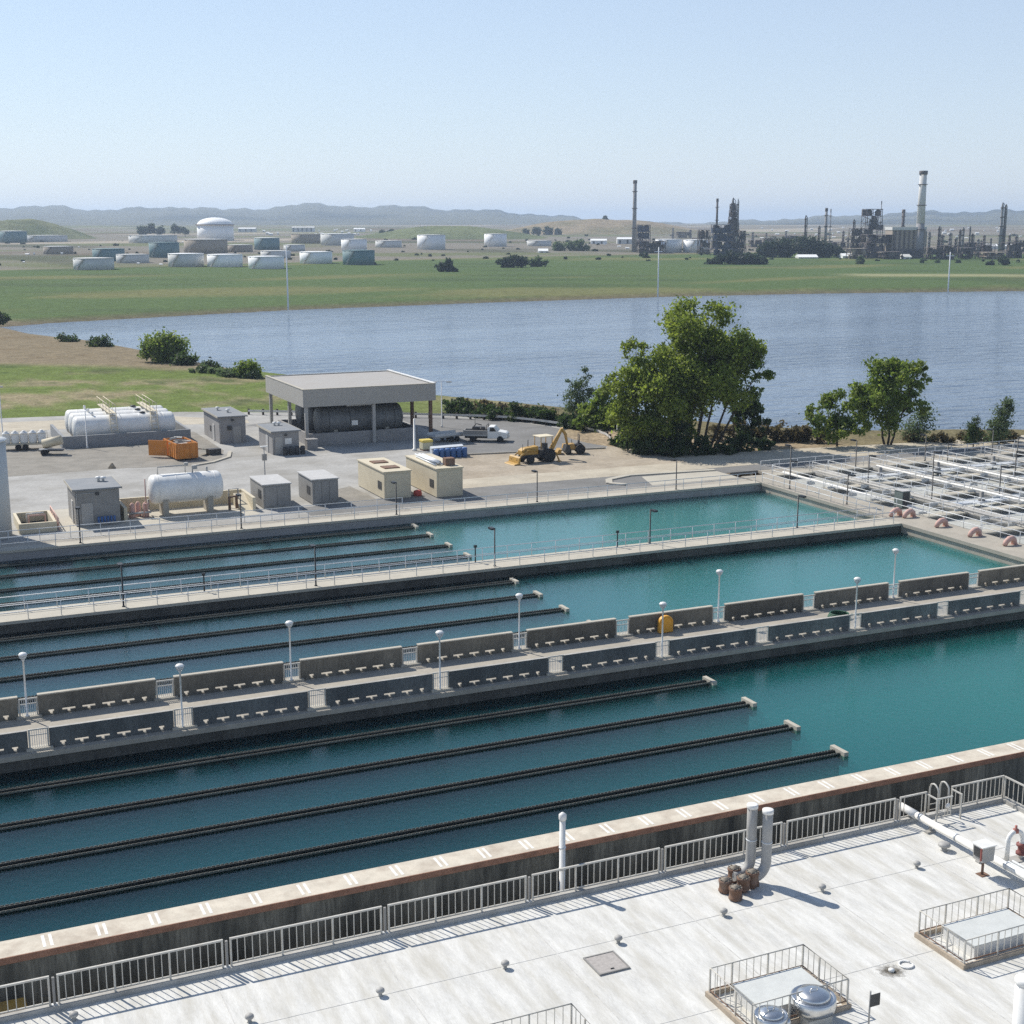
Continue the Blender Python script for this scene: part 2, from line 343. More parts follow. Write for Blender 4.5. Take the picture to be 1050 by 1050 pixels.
def smooth(x, a, b):
    t = np.clip((x-a)/(b-a), 0, 1); return t*t*(3-2*t)
def polar_grid(r0, r1, nr, a0, a1, na):
    r = np.exp(np.linspace(math.log(r0), math.log(r1), nr)); a = np.radians(np.linspace(a0, a1, na))+YAW
    Rr, A = np.meshgrid(r, a, indexing='ij'); return Rr*np.sin(A), Rr*np.cos(A), Rr, A
def grid_obj(name, X, Y, Z, m, C=None):
    nr, na = X.shape; me = bpy.data.meshes.new(name)
    co_ = np.stack([X,Y,Z], -1).reshape(-1,3)
    i = np.arange(nr*na).reshape(nr,na); q = np.stack([i[:-1,:-1], i[:-1,1:], i[1:,1:], i[1:,:-1]], -1).reshape(-1,4)[:, ::-1]
    me.from_pydata(co_.tolist(), [], q.tolist()); me.materials.append(m)
    me.polygons.foreach_set('use_smooth', [True]*len(me.polygons))
    if C is not None:
        at_ = me.color_attributes.new('cover', 'FLOAT_COLOR', 'POINT')
        at_.data.foreach_set('color', np.concatenate([C, np.ones(C.shape[:-1]+(1,))], -1).reshape(-1).astype(np.float32))
    o = bpy.data.objects.new(name, me); COL.objects.link(o); return o
def cover_mat(name, scale, amt):
    m, nt, B, N, L = nodes(name)
    a = N.new('ShaderNodeVertexColor'); a.layer_name = 'cover'
    g = N.new('ShaderNodeNewGeometry'); n = N.new('ShaderNodeTexNoise'); n.inputs['Scale'].default_value = scale; n.inputs['Detail'].default_value = 9; n.inputs['Roughness'].default_value = .75
    L.new(g.outputs['Position'], n.inputs['Vector']); r = ramp(N, [(.28, (1-amt,)*3), (.72, (1+amt,)*3)]); L.new(n.outputs['Fac'], r.inputs[0])
    n5 = N.new('ShaderNodeTexNoise'); n5.inputs['Scale'].default_value = scale*7; n5.inputs['Detail'].default_value = 5; L.new(g.outputs['Position'], n5.inputs['Vector'])
    r5 = ramp(N, [(.3, (.62,.62,.62)), (.7, (1.38,1.38,1.38))]); L.new(n5.outputs['Fac'], r5.inputs[0])
    m5 = N.new('ShaderNodeMix'); m5.data_type = 'RGBA'; m5.blend_type = 'MULTIPLY'; m5.inputs[0].default_value = 1; L.new(r.outputs[0], m5.inputs[6]); L.new(r5.outputs[0], m5.inputs[7])
    mx = N.new('ShaderNodeMix'); mx.data_type = 'RGBA'; mx.blend_type = 'MULTIPLY'; mx.inputs[0].default_value = 1; L.new(a.outputs[0], mx.inputs[6]); L.new(m5.outputs[2], mx.inputs[7])
    L.new(mx.outputs[2], B.inputs['Base Color']); B.inputs['Roughness'].default_value = 1; B.inputs['Specular IOR Level'].default_value = .1
    b = N.new('ShaderNodeBump'); b.inputs['Strength'].default_value = .5; b.inputs['Distance'].default_value = .25; L.new(n.outputs['Fac'], b.inputs['Height']); L.new(b.outputs[0], B.inputs['Normal'])
    return m
def ground():
    X, Y, D, A = polar_grid(60, 21000, 520, -62, 62, 420)
    s = sdist(X, Y, lake_poly)
    level = np.where(D < 430, -.03, -1.1)+smooth(D, 480, 900)*1.1
    level = level+.006*np.clip(D-900, 0, 3100)+fbm(X, Y, .006, 4)*np.clip((D-1000)/1500, 0, 1)*1.3
    z = np.where(s < 0, -2.5+np.maximum(s*.35, -2.5), -2.5+smooth(s, 0, 9)*(level+2.5))
    mound = np.exp(-(((X-88)/4.5)**2+((Y-156)/6)**2))*.9
    z = z+mound*(s > 4)
    z = np.where(Y < 123.4, -4.0, z); z = np.where((X > 83.9) & (X < 152) & (Y < 127.6), -4.0, z)
    n1 = fbm(X, Y, .05, 5); n2 = fbm(X, Y, .012, 5); n3 = fbm(X, Y, .003, 4); n4 = fbm(X, Y, .3, 4)
    def C(c): return np.array(c)[None,None,:]
    def mixc(c0, c1, t): return c0*(1-t[...,None])+c1*t[...,None]
    dry = C((.30,.235,.155)); grass = C((.115,.155,.035)); brown = C((.205,.165,.105)); field = C((.078,.118,.036)); field2 = C((.16,.155,.06)); plain = C((.19,.17,.135)); plaing = C((.13,.14,.065))
    col = np.broadcast_to(dry, X.shape+(3,)).copy()
    # grass by the left road, then the ploughed slope behind it
    u = X*RX+Y*RY; v = X*math.sin(YAW)+Y*math.cos(YAW)          # right / ahead in plan
    gm = smooth(v, 176, 182)*(1-smooth(v+u*.18+n1*4, 246, 258))*(1-smooth(u, -20, 12))
    col = mixc(col, grass, gm*np.clip(.97-smooth(n1*.6+n2*.4+n4*.9, .15, 1.0)*.75, 0, 1)); col = mixc(col, C((.055,.085,.02)), gm*smooth(n4-n1*.5, .2, .9)*.8)
    bm = smooth(v+u*.18+n1*4, 246, 258)*(D < 470)
    col = mixc(col, brown, bm); col = mixc(col, C((.17,.125,.07)), bm*smooth(n4+n1*.7, .2, 1.0)*.6); col = mixc(col, C((.33,.25,.15)), bm*smooth(n2+n1*.5, .1, .9)*.7)
    sh = np.maximum(1-smooth(s, 1.5, 7), (1-smooth(s+n4*3, 15, 26))*(X > 88))*(s > -3)*(D < 430); col = mixc(col, C((.11,.10,.045)), sh*.8)
    # far field
    fe = 905+np.clip((u+250)*.75, -60, 330)+n3*20
    fm = smooth(D, 436, 445)*(1-smooth(D, fe-25, fe+25))
    streak = smooth(np.sin(v*.045+n3*1.5)*.6+fbm(X+Y*.45,(Y-X*.45)*3.5,.02,5)*1.1+n2*.5, .2, 1.4)
    fc = mixc(np.broadcast_to(field, col.shape), field2, np.clip(streak*.8, 0, 1))
    fc = mixc(fc, C((.055,.08,.03)), smooth(fbm(X,Y,.03,5)+np.sin(v*.11+n3*3)*.4, .2, 1.1)*.6); col = mixc(col, fc, fm)
    ls = np.exp(-(((v-745-(u-215)*-.08)/18)**4))*smooth(u, 165, 190)*(1-smooth(u, 255, 300)); col = mixc(col, C((.33,.31,.17)), np.clip(ls*.75, 0, 1))
    pm = smooth(D, fe-25, fe+25)
    pc = mixc(np.broadcast_to(plain, col.shape), plaing, smooth(n2*1.2+n3, -.1, .9)); pc = mixc(pc, C((.065,.07,.038)), smooth(fbm(X,Y,.016,5), .35, .95)*.75); pc = mixc(pc, C((.12,.085,.055)), smooth(fbm(X,Y,.009,5), .4, 1.0)*.7); pc = mixc(pc, C((.36,.31,.24)), smooth(fbm(X*.3+Y*.9,Y*2.2-X,.005,5), .55, .9)*.8)
    col = mixc(col, pc, pm)
    fb = (1-smooth(s, 2, 9))*(D > 400); col = mixc(col, C((.15,.125,.08)), fb*.9)
    return tag(grid_obj('ground', X, Y, z, cover_mat('ground cover', .35, .4), col), kind='structure')
ground()
LM = MB(); LM.add([(x,y,-2.5) for x,y in [(10,432)]+near_shore[1:5]+near_shore[5:]+far_shore], [tuple(range(len(near_shore)+len(far_shore)))])
# the sheet runs a little under the banks so that the bank itself draws the shoreline
lx = np.array(lake_poly); c0 = lx.mean(0)
LM = MB(); LM.add([(-40,440,-2.5)]+[(x-6,y-6,-2.5) for x,y in near_shore[1:]]+[(x+4,y+9,-2.5) for x,y in far_shore], [tuple(range(len(near_shore)+len(far_shore)))])
struct('lake_water', LM, M['lake'])

def hills():
    X, Y, D, A = polar_grid(4300, 10500, 60, -34, 34, 700)
    pxs = np.tan(A-YAW)*FPX/math.cos(PIT)+525
    kx = [-700,-300,-60,0,60,100,140,190,230,270,310,350,390,430,470,510,560,600,640,700,770,820,860,910,960,1000,1050,1100,1300,1700]
    ky = [212,215,213,214,213.5,216,215,212.5,216,214,210.5,211.5,213,212.5,216,217,221,225,228,229,227,224,222.5,220,217.5,218.5,217,219,215,214]
    yy = np.interp(pxs, kx, ky)
    yy = yy+1.1*np.sin(pxs*.071+1)+.7*np.sin(pxs*.17)+.4*np.sin(pxs*.41+2)
    top = HC+(228-yy)*8000/1430
    n = fbm(X, Y, .0022, 6)
    f = smooth(D, 4400, 8000)*(1-.35*smooth(D, 8000, 10500))
    z = 17+f*(top-17)+n*14*f*(1-np.exp(-((D-8000)/1500)**2)*.85)
    z = np.where(D < 4350, -5, z)
    n2 = fbm(X, Y, .004, 6)
    t = smooth(n2, -.2, 1.1)[...,None]
    C = np.array((.10,.10,.07))*(1-t)+np.array((.018,.026,.022))*t
    return tag(grid_obj('hills', X, Y, z, cover_mat('hill cover', .012, .35), C), kind='structure')
hills()
def knoll(name, px, py, rx, ry, h, cols):
    D = plain_dist(py); x0, y0 = bearing(px, D); n = 48
    g = np.linspace(-1, 1, n); U, V = np.meshgrid(g, g, indexing='ij'); q = np.hypot(U, V)
    hgt = np.cos(np.clip(q, 0, 1)*math.pi/2)**1.5*h*(1+.12*fbm(U*10, V*10, .6, 4))
    X = x0+U*rx*RX+V*ry*math.sin(YAW); Y = y0+U*rx*RY+V*ry*math.cos(YAW)
    Z = plain_z(D)-6+hgt+np.where(q < 1, 5.0*(1-q**4), 0)
    t = smooth(fbm(U*10, V*10, .9, 5), -.3, .8)[...,None]
    C = np.array(cols[0])*(1-t)+np.array(cols[1])*t
    tag(grid_obj(name, X, Y, Z, cover_mat(name+' cover', .05, .3), C), kind='structure')
knoll('hill_tan', 618, 238.5, 230, 190, 24, ((.25,.20,.13),(.17,.15,.085)))
knoll('hill_green', 460, 243, 170, 150, 16, ((.14,.16,.07),(.10,.12,.055)))
knoll('hill_wooded', 18, 243, 120, 120, 26, ((.15,.16,.08),(.09,.11,.05)))

# ------------------------------------------------------------------ basins
ZW = -.9
X0, XE = -14.0, 84.0                     # left end (out of view) and end walkway
def sheet(x0, x1, y0, y1, z): return MB().quad((x0,y0,z),(x1,y0,z),(x1,y1,z),(x0,y1,z))
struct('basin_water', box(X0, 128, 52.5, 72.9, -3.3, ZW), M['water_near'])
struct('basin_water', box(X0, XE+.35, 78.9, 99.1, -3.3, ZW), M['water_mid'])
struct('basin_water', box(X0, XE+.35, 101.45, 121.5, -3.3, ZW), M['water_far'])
struct('basin_bed', sheet(X0, 130, 52.3, 73, -3.25), M['murk'])
struct('basin_bed', sheet(X0, XE+.3, 78.8, 99.2, -3.25), M['murk'])
struct('basin_bed', sheet(X0, XE+.3, 101.3, 121.7, -3.25), M['murk'])

# front wall with its coping and painted marks
t = thing('basin_wall', 'black stained concrete wall with tan coping between roof and front basin', 'wall', (0,51.4,0))
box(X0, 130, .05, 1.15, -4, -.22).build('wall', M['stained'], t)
box(X0, 130, -.02, 1.32, -.22, 0).build('coping', M['coping'], t)
box(X0, 130, -.075, -.022, -.26, .012).build('edge_strip', M['red_edge'], t)
mk = None
k = 0
x = 2.1
while x < 56:
    if mk is None:
        b = MB(); b.box(-.06,.06,.2,1.15,.001,.006)
        mk = b.build('painted_mark', M['mark'], t); mk.location = (x-.15,0,0); inst(mk, t, (x+.12,0,0))
    else: inst(mk, t, (x-.15,0,0)); inst(mk, t, (x+.12,0,0))
    x += 2.03

# middle walkway slab with ledges
struct('walkway_slab', box(X0, 130, 72.5, 79.1, -.28, 0), M['conc'])
t = thing('basin_wall', 'dark wet wall carrying the walkway with slotted parapets', 'wall', (0,75.8,0))
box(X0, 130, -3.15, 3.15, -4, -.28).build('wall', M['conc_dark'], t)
def panel_mesh(m, H_):
    L_ = 6.44; b = MB()
    slots = [(.67,.3),(1.62,.72),(2.71,.72),(3.80,.72),(4.89,.72),(5.80,.3)]
    b.box(0, L_, -.1, .1, .31, H_)
    e = 0
    for c, wd in slots: b.box(e, c-wd/2, -.1, .1, .17, .31); e = c+wd/2
    b.box(e, L_, -.1, .1, .17, .31); b.box(0, L_, -.1, .1, 0, .06); e = 0
    for c, wd in slots: b.box(e, c-.08, -.1, .1, .06, .17); e = c+.08
    b.box(e, L_, -.1, .1, .06, .17)
    return b.mesh('board', m)
me_far, me_near = panel_mesh(M['panel_far'], 1.22), panel_mesh(M['panel_near'], 1.08)
me_cap2 = MB().box(0, 6.44, -.1, .1, 1.081, 1.10).mesh('cap', M['conc_grey'])
me_cap = MB().box(-.02, 6.46, -.15, .15, 1.22, 1.29).mesh('cap', M['conc_light'])
def addmesh(name, me, parent, loc=(0,0,0)):
    o = bpy.data.objects.new(name, me); COL.objects.link(o); o.parent = parent; o.location = loc; return o
def gap_rail_meshes():
    a = MB().box(-.045, .045, -.045, .045, .1, 1.12)
    r = MB(); r.box(.105, .945, -.035, .035, 1.05, 1.12); r.box(.105, .945, -.025, .025, .76, .81)
    bb = MB()
    for k in range(7): bb.box(.19+k*.112, .205+k*.112+.012, -.012, .012, .12, 1.05)
    s = MB().box(-.14, 1.2, -.3, .24, 0.002, .12)
    return a.mesh('post', M['rail_white']), r.mesh('top_rail', M['rail_white']), bb.mesh('infill', M['galv']), s.mesh('sill', M['conc_light'])
gm_ = gap_rail_meshes()
side = {'far': (78.28, me_far, 'brown', 'far'), 'near': (73.08, me_near, 'dark slate', 'near')}
GAPX = [6.1+7.53*k for k in range(-1, 13)]
vis = {'far': 0, 'near': 0}
for sname, (yy, me, tone, word) in side.items():
    for k, gx in enumerate(GAPX):
        xs = gx+.53
        if xs > 86: break
        n = k
        lab = f"{tone} slotted parapet panel in the {word} walkway row, {ORD[n]} from the left"
        t = thing('parapet_panel', lab, 'parapet', (xs, yy, 0), 0, 'slotted parapet panels of the middle walkway')
        addmesh('board', me, t); addmesh('cap', me_cap if sname == 'far' else me_cap2, t)
        if k == 0: continue
        t = thing('gap_railing', f"short pale railing filling the {ORD[n-1]} gap from the left in the {word} parapet row", 'railing', (gx-.53, yy, 0), 0, 'short railings in the parapet gaps')
        for nm, q in zip(('post','top_rail','infill','sill'), gm_):
            addmesh(nm, q, t, (.06,0,0) if nm == 'post' else (0,0,0))
            if nm == 'post': addmesh(nm, q, t, (.99,0,0))
# globe lamps
def globe_lamp():
    t = thing('globe_lamp', '', 'lamp')
    MB().lathe([(.13,0),(.13,.06),(.05,.1),(.05,3.22),(.09,3.24),(.09,3.3)], seg=10).build('pole', M['white'], t)
    m, nt, B, N_, L_ = nodes('lamp globe'); B.inputs['Base Color'].default_value = (.66,.67,.66,1); B.inputs['Roughness'].default_value = .15; B.inputs['Transmission Weight'].default_value = .35
    g = MB(); g.lathe([(.08,3.3),(.17,3.36),(.215,3.46),(.215,3.54)], seg=16); g.build('globe', m, t)
    MB().lathe([(.24,3.54),(.245,3.58),(.17,3.66),(.06,3.7),(0,3.705)], seg=16).build('cap', M['white'], t)
    return t
gl0 = globe_lamp(); first = True
for word, ks, yy in (('far', [1,3,5,7,9], 78.15), ('near', [2,4,6,8,10], 72.93)):
    for n, k in enumerate(ks):
        loc = (GAPX[k]-.1, yy, .12 if word == 'far' else 0)
        lab = f"white globe lamp on the {word} side of the middle walkway, {ORD[n]} from the left"
        if first: gl0.location = loc; gl0['label'] = lab; gl0['group'] = 'globe lamps on the middle walkway'; first = False
        else: dup(gl0, loc, None, lab)
# amber disc and green hose
x, y = 46.75, 77.75
t = thing('life_ring_case', 'amber round topped life ring case against the far parapet beside a globe lamp', 'case', (x,y,0))
b = MB(); pts = [(-.62,.05),(.62,.05)]+[(.62*math.cos(a), 1.0+.62*math.sin(a)) for a in np.linspace(0, math.pi, 15)]
b.yprism(pts, -.16, .16); t.scale = (.86,.9,.74); b.build('shell', M['buoy'], t, bev=.04)
b = MB(); b.tube([(.5*math.cos(a), -.17, 1.0+.5*math.sin(a)) for a in np.linspace(0, math.pi, 12)], .03, 6); b.build('rim', M['buoy'], t)
x, y = 59.6, 75.8
t = MB()
for q in range(4): t.tube([(x+.75*math.cos(a)*(1-.05*q), y+.75*math.sin(a)*(1-.05*q), .06+.09*q) for a in np.linspace(0, 6.28, 22)], .055, 6)
t.tube([(x+.75,y,.06),(x+1.3,y+.25,.06),(x+1.7,y-.1,.06),(x+2.1,y+.1,.06)], .05, 6)
tag(t.build('hose_coil', M['green']), 'coiled dark green hose lying on the walkway deck beside a globe lamp', 'hose')

# middle wall (basin 2 / basin 1)
struct('walkway_slab', box(X0, XE+.3, 98.85, 101.7, -.22, 0), M['conc_light'])
t = thing('basin_wall', 'dark wet wall below the railed walkway between the two far basins', 'wall', (0,100.2,0))
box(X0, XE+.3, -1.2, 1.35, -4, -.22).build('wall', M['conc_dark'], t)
# far wall
struct('walkway_slab', box(X0, XE+.4, 121.3, 122.6, -.2, 0), M['conc_light'])
struct('walkway', box(X0, XE, 122.6, 124.43, -.2, -.004), M['conc'])
t = thing('basin_wall', 'grey shaded wall along the yard side of the farthest basin', 'wall', (0,121.9,0))
box(X0, XE+.4, -.5, .6, -4, -.2).build('wall', M['wall_grey'], t)

# railings
def pipe_rail(label, p0, p1, h=1.07, sp=2.2, m='galv', r=.034, base=0.0, group='pipe railings of the walkways', name='pipe_railing'):
    dx, dy = p1[0]-p0[0], p1[1]-p0[1]; L_ = math.hypot(dx, dy); rz = math.atan2(dy, dx)
    t = thing(name, label, 'railing', (p0[0], p0[1], base), rz, group)
    n = max(1, round(L_/sp)); st = L_/n
    n = min(n, 95)
    p = MB().tube([(0,0,0),(0,0,h)], r*.9, 6).build('post', M[m], t)
    for k in range(1, n+1): inst(p, t, (k*st,0,0))
    MB().tube([(0,0,h),(n*st,0,h)], r, 6).build('top_rail', M[m], t)
    MB().tube([(0,0,h*.52),(n*st,0,h*.52)], r*.85, 6).build('middle_rail', M[m], t)
    return t
pipe_rail('long pipe railing on the near edge of the walkway between the two far basins', (X0, 99.05), (83.5, 99.05))
pipe_rail('long pipe railing on the far edge of the walkway between the two far basins', (X0, 101.5), (83.5, 101.5))
pipe_rail('long pipe railing at the water edge of the farthest basin', (X0, 121.5), (83.7, 121.5))
pipe_rail('long pipe railing on the yard side of the farthest walkway', (X0, 124.2), (45, 124.2), sp=2.6)

def black_lamp():
    t = thing('black_lamp', '', 'lamp')
    MB().lathe([(.12,0),(.12,.05),(.065,.08),(.055,3.0)], seg=8).build('pole', M['black'], t)
    b = MB(); b.box(-.06,.32,-.035,.035,2.93,3.0); b.box(.25,.95,-.18,.18,2.9,3.05); b.build('head', M['black'], t)
    return t
bl0 = black_lamp(); bl_first = [True]
def put_lamp(x, y, rz, lab, z=0, s=1.0):
    if bl_first[0]: o = bl0; o.location = (x,y,z); o.rotation_euler = (0,0,rz); o['label'] = lab; o['group'] = 'black walkway lamps'; bl_first[0] = False
    else: o = dup(bl0, (x,y,z), rz, lab)
    o.scale = (1,1,s); return o
for n, (x, y, rz) in enumerate([(14.7,99.45,90),(28.95,99.4,90),(43.8,99.45,90),(59.2,101.35,-90),(74.5,101.35,-90)]):
    put_lamp(x, y, R(rz), f'black post lamp on the walkway between the far basins, {ORD[n]} from the left')
for n, x in enumerate([14.7,28.7,43.5,58.2,74.1]):
    put_lamp(x, 121.75, R(90), f'black post lamp along the yard edge of the farthest basin, {ORD[n]} from the left')
for n, (x, y) in enumerate([(20.9,101.3),(42.9,101.3),(56.0,101.3)]):
    b = MB(); b.lathe([(.06,0),(.05,1.25),(.05,1.3)], seg=8); b.box(-.12,.12,-.08,.08,1.22,1.42)
    tag(b.build('outlet_post', M['black'], None, (x,y,0)), f'short black outlet post on the walkway between the far basins, {ORD[n]} from the left', 'post', 'short black outlet posts')

# launders
def launder_meshes(Lx):
    w = MB()
    for s in (-1, 1):
        y = s*.21; w.box(-Lx, 0, y-.035, y+.035, ZW-2.3, ZW+.09)  # submerged walls made extra deep to block light and darken the water
    w.box(-Lx, 0, -.175, .175, ZW-2.3, ZW-2.2)
    e = MB(); st = .2; n = int(Lx/st); z0, z1 = ZW+.03, ZW+.13
    top = []
    for k in range(n):
        x = -Lx+k*st; top += [(x, z1), (x+.12, z1), (x+.16, z1-.05), (x+.199, z1)]
    for k in range(len(top)-1):
        (xa, za), (xb, zb) = top[k], top[k+1]
        e.add([(xa,-.012,z0),(xb,-.012,z0),(xb,-.012,zb),(xa,-.012,za),(xa,.012,z0),(xb,.012,z0),(xb,.012,zb),(xa,.012,za)], [(0,1,2,3),(7,6,5,4),(3,2,6,7),(0,4,5,1)])
    c = MB().box(.0, .28, -.62, .62, ZW-.6, ZW+.22)
    wt = MB().quad((-Lx,-.17,ZW-.25),(0,-.17,ZW-.25),(0,.17,ZW-.25),(-Lx,.17,ZW-.25))
    return w.mesh('trough', M['launder']), e.mesh('weir_plate', M['weir']), c.mesh('end_block', M['conc_light']), wt.mesh('channel_water', M['launder'])
lm = launder_meshes(58)
for bn, xe, ys in (('front basin', 45.2, [57.1,61.35,65.65,69.95]), ('middle basin', 44.4, [84.1,88.5,92.95,97.3]), ('farthest basin', 44.4, [106.9,111.2,115.75,119.6])):
    for n, y in enumerate(ys):
        t = thing('launder', f'long dark overflow trough in the {bn}, {ORD[n]} counted from the camera side', 'trough', (xe,y,0), 0, 'overflow troughs in the basins')
        for nm, me in zip(('trough','weir_plate','end_block','channel_water'), lm):
            addmesh(nm, me, t, (0,-.258,0) if nm == 'weir_plate' else (0,0,0))
            if nm == 'weir_plate': addmesh(nm, me, t, (0,.258,0))
# ------------------------------------------------------------------ end walkway and mixing basins on the right
struct('walkway_slab', box(XE+.3, 88.2, 79.1, 125.2, -.3, 0), M['conc'])
t = thing('basin_wall', 'pale concrete wall closing the far basins at their right end', 'wall', (XE+.3,0,0))
box(.15, 3.7, 79.1, 125.2, -4, -.3).build('wall', M['conc'], t)
struct('mixing_water', sheet(88, 152, 66, 125, -.5), M['floc_water'])
WX = [(93.2,95.6),(101.1,103.7),(109.1,111.8),(117.9,120.5),(126.7,129.3),(135.7,138.3)]
for n, (a, b_) in enumerate(WX):
    t = thing('divider_wall', f'concrete dividing wall with a railed walkway in the mixing basins, {ORD[n]} from the end walkway', 'wall', (a,0,0), 0, 'dividing walls of the mixing basins')
    box(.12, b_-a-.12, 66, 124.9, -4, -.25).build('wall', M['conc_grey'], t)
    box(0, b_-a, 66, 124.9, -.25, 0).build('deck', M['conc_grey'], t)
CY = [124.9, 115.6, 108.2, 100.6, 93.0, 85.4, 77.8]
prev = 88.2
cells = []
for n, (a, b_) in enumerate(WX+[(152,152)]):
    for j, y in enumerate(CY):
        if j == 0: y = 124.62
        cells.append((prev, a, y, n, j))
    prev = b_
for (a, b_, y, n, j) in cells[:28]:
    t = thing('baffle_wall', f'low pale baffle wall across the mixing basins, bay {ORD[n]} from the end walkway and row {ORD[j]} from the yard', 'wall', (a,y,0), 0, 'baffle walls of the mixing basins')
    box(.003, b_-a-.003, -.16, .16, -4, -.12).build('wall', M['conc_grey'], t)
    box(.003, b_-a-.003, -.6, .6, -.12, .03).build('coping', M['conc_light'], t)
struct('walkway', box(88.2, 152, 124.93, 127.7, -.3, -.02), M['conc'])
n = 0
for xx in [87.95]+[q for p in WX for q in (p[0]+.1, p[1]-.1)]:
    if n > 12: break
    pipe_rail(f'pipe railing beside a mixing basin walkway, {ORD[n]} from the end walkway', (xx, 124.6), (xx, 72), sp=2.3, group='pipe railings of the mixing basins'); n += 1
pipe_rail('pipe railing along the basin edge of the end walkway', (84.5, 101.8), (84.5, 121.4), sp=2.0)
pipe_rail('pipe railing between the yard road and the mixing basins', (88.4, 127.4), (140, 127.4), sp=2.5)
pipe_rail('pipe railing along the top of the farthest mixing basin row', (88.4, 125.1), (140, 125.1), sp=2.5)
for i, (x, y, rz, s) in enumerate([(90.6,124.95,90,1),(85.0,117.2,-90,1),(99.5,124.95,90,1),(94.5,116.5,-90,1),(85.25,108.1,-90,1),(109.4,124.95,90,1),(110.6,122.6,-90,.75),(102.4,115.6,-90,1),(94.3,106.4,-90,.95),(119.4,124.9,90,1),(119.5,121,-90,.9),(110.5,112.0,-90,1),(102.3,105.6,-90,1)]):
    put_lamp(x, y, R(rz), f'black post lamp on the mixing basins, {ORD[i]} going from the yard corner to the right', 0, s)
for n, (x, y) in enumerate([(86.0,101.7),(86.75,100.7),(86.65,96.2),(86.6,91.9),(86.9,88.0),(87.0,84.0)]):
    b = MB(); b.tube([(-.75,0,.05),(-.55,0,.38),(-.2,0,.56),(.15,0,.58),(.42,0,.42),(.5,0,.0)], [.2,.23,.25,.25,.25,.26], 12)
    t = thing('pipe_elbow', f'faded pink pipe elbow on the end walkway, {ORD[n]} from the far basin corner', 'pipe', (x,y,0), R(8), 'pink pipe elbows on the end walkway')
    b.build('elbow', M['pink'], t)
    MB().lathe([(.32,0),(.32,.06)], (.5,0,0), 14).build('flange', M['pink'], t)
t = thing('control_cabinet', 'dark grey green control cabinet standing by the first mixing basin', 'cabinet', (90.2-1.4,104.3,0))
b = MB(); b.box(-.45,.45,-.6,.6,.1,1.75); b.build('body', mat('cabinet paint', (.12,.15,.14), .6, 2, .1), t, bev=.02)
MB().box(-.5,.5,-.65,.65,1.753,1.82).build('roof', M['box_top'], t); MB().box(-.4,.4,-.55,.55,0,.1).build('plinth', M['conc'], t)
MB().box(-.38,.38,-.63,-.603,.2,1.65).build('door', M['dark'], t)
for n, (x, y) in enumerate([(98.5,119.5),(106.5,119.5),(98.5,104),(106.3,104.5),(115,120),(115,112),(107,96)]):
    t = thing('mixer_drive', f'grey mixer drive on a small bridge over the mixing basins, number {ORD[n]} in reading order', 'motor', (x,y,0), 0, 'mixer drives of the mixing basins')
    MB().box(-3.2,3.2,-.5,.5,-.1,.02).build('bridge', M['galv'], t)
    MB().lathe([(.35,.02),(.35,.25),(.22,.3),(.22,.85),(.1,.95),(0,.96)], seg=12).build('motor', M['box_grey'], t)
    MB().tube([(0,0,-1.4),(0,0,-.12)], .08, 8).build('shaft', M['dark'], t)

for j, y in enumerate(CY[1:5]):
    pipe_rail(f'pipe railing crossing the mixing basins on a baffle wall, row {ORD[j]} from the yard', (88.4, y+.2), (135.8, y+.2), sp=2.4, group='pipe railings of the mixing basins', base=.03)
for n, (x, y0, y1) in enumerate([(89.0,101.5,124),(92.9,80,123),(100.9,80,123),(103.9,90,123),(109.0,80,123),(117.7,80,123)]):
    t = thing('water_pipe', f'long pale pipe on low brackets beside a mixing basin, {ORD[n]} from the end walkway', 'pipe', (x,y0,0), 0, 'pipes along the mixing basins')
    MB().tube([(0,0,.35),(0,y1-y0,.35)], .12, 8).build('pipe', M['pipe_grey'] if n % 2 else M['white'], t)
    br = MB().box(-.5,.5,-.05,.05,-.2,.22).build('bracket', M['galv'], t)
    for k in range(1, int((y1-y0)/3.5)): inst(br, t, (0,k*3.5,0))

# ------------------------------------------------------------------ yard surfaces
struct('yard_pavement', MB().prism([(-60,124.43),(83.9,124.43),(84.2,150),(86,158),(84.6,165),(80.5,176),(74,183),(60,193),(40,203.5),(10,208),(-60,210)], -.2, 0), M['yard'])
def flat(name, poly, m, z): return struct(name, MB().add([(x,y,z) for x,y in poly], [tuple(range(len(poly)))]), M[m])
flat('gravel_lot', [(-40,157),(24.5,158.3),(31.5,156.5),(35.5,159.5),(37.4,166),(37.4,183),(20,186),(-40,186)], 'gravel', .004)
flat('asphalt_lot', [(45,186),(61,158.5),(63.5,150.6),(80,148.2),(83.3,153),(83.6,159),(82,168),(78.5,176),(72,183),(58,191.5)], 'asphalt', .004)
flat('dirt_lot', [(55.5,136.2),(84.1,135.6),(84.15,149.5),(83.2,152.6),(80,148),(63.4,150.4),(57,150.2)], 'dirt', .004)
flat('sand_strip', [(53.5,131.3),(84,130.9),(84.1,135.6),(55.5,136.2)], 'sand', .008)
flat('road', [(36,124.6),(83.8,124.6),(84,130.9),(53.5,131.3),(36,128.6)], 'asphalt', .004)
flat('gravel_patch', [(40.6,128.7),(44.3,128.7),(44.0,137.4),(40.4,135)], 'gravel', .008)
struct('road', MB().prism([(84,127.73),(160,127.73),(160,131.0),(84,131.0)], -.3, .0), M['asphalt'])
struct('sand_strip', MB().prism([(84.1,131.0),(170,130),(170,134.2),(122,135.8),(100,138.5),(84.1,140)], -.3, .012), M['sand'])
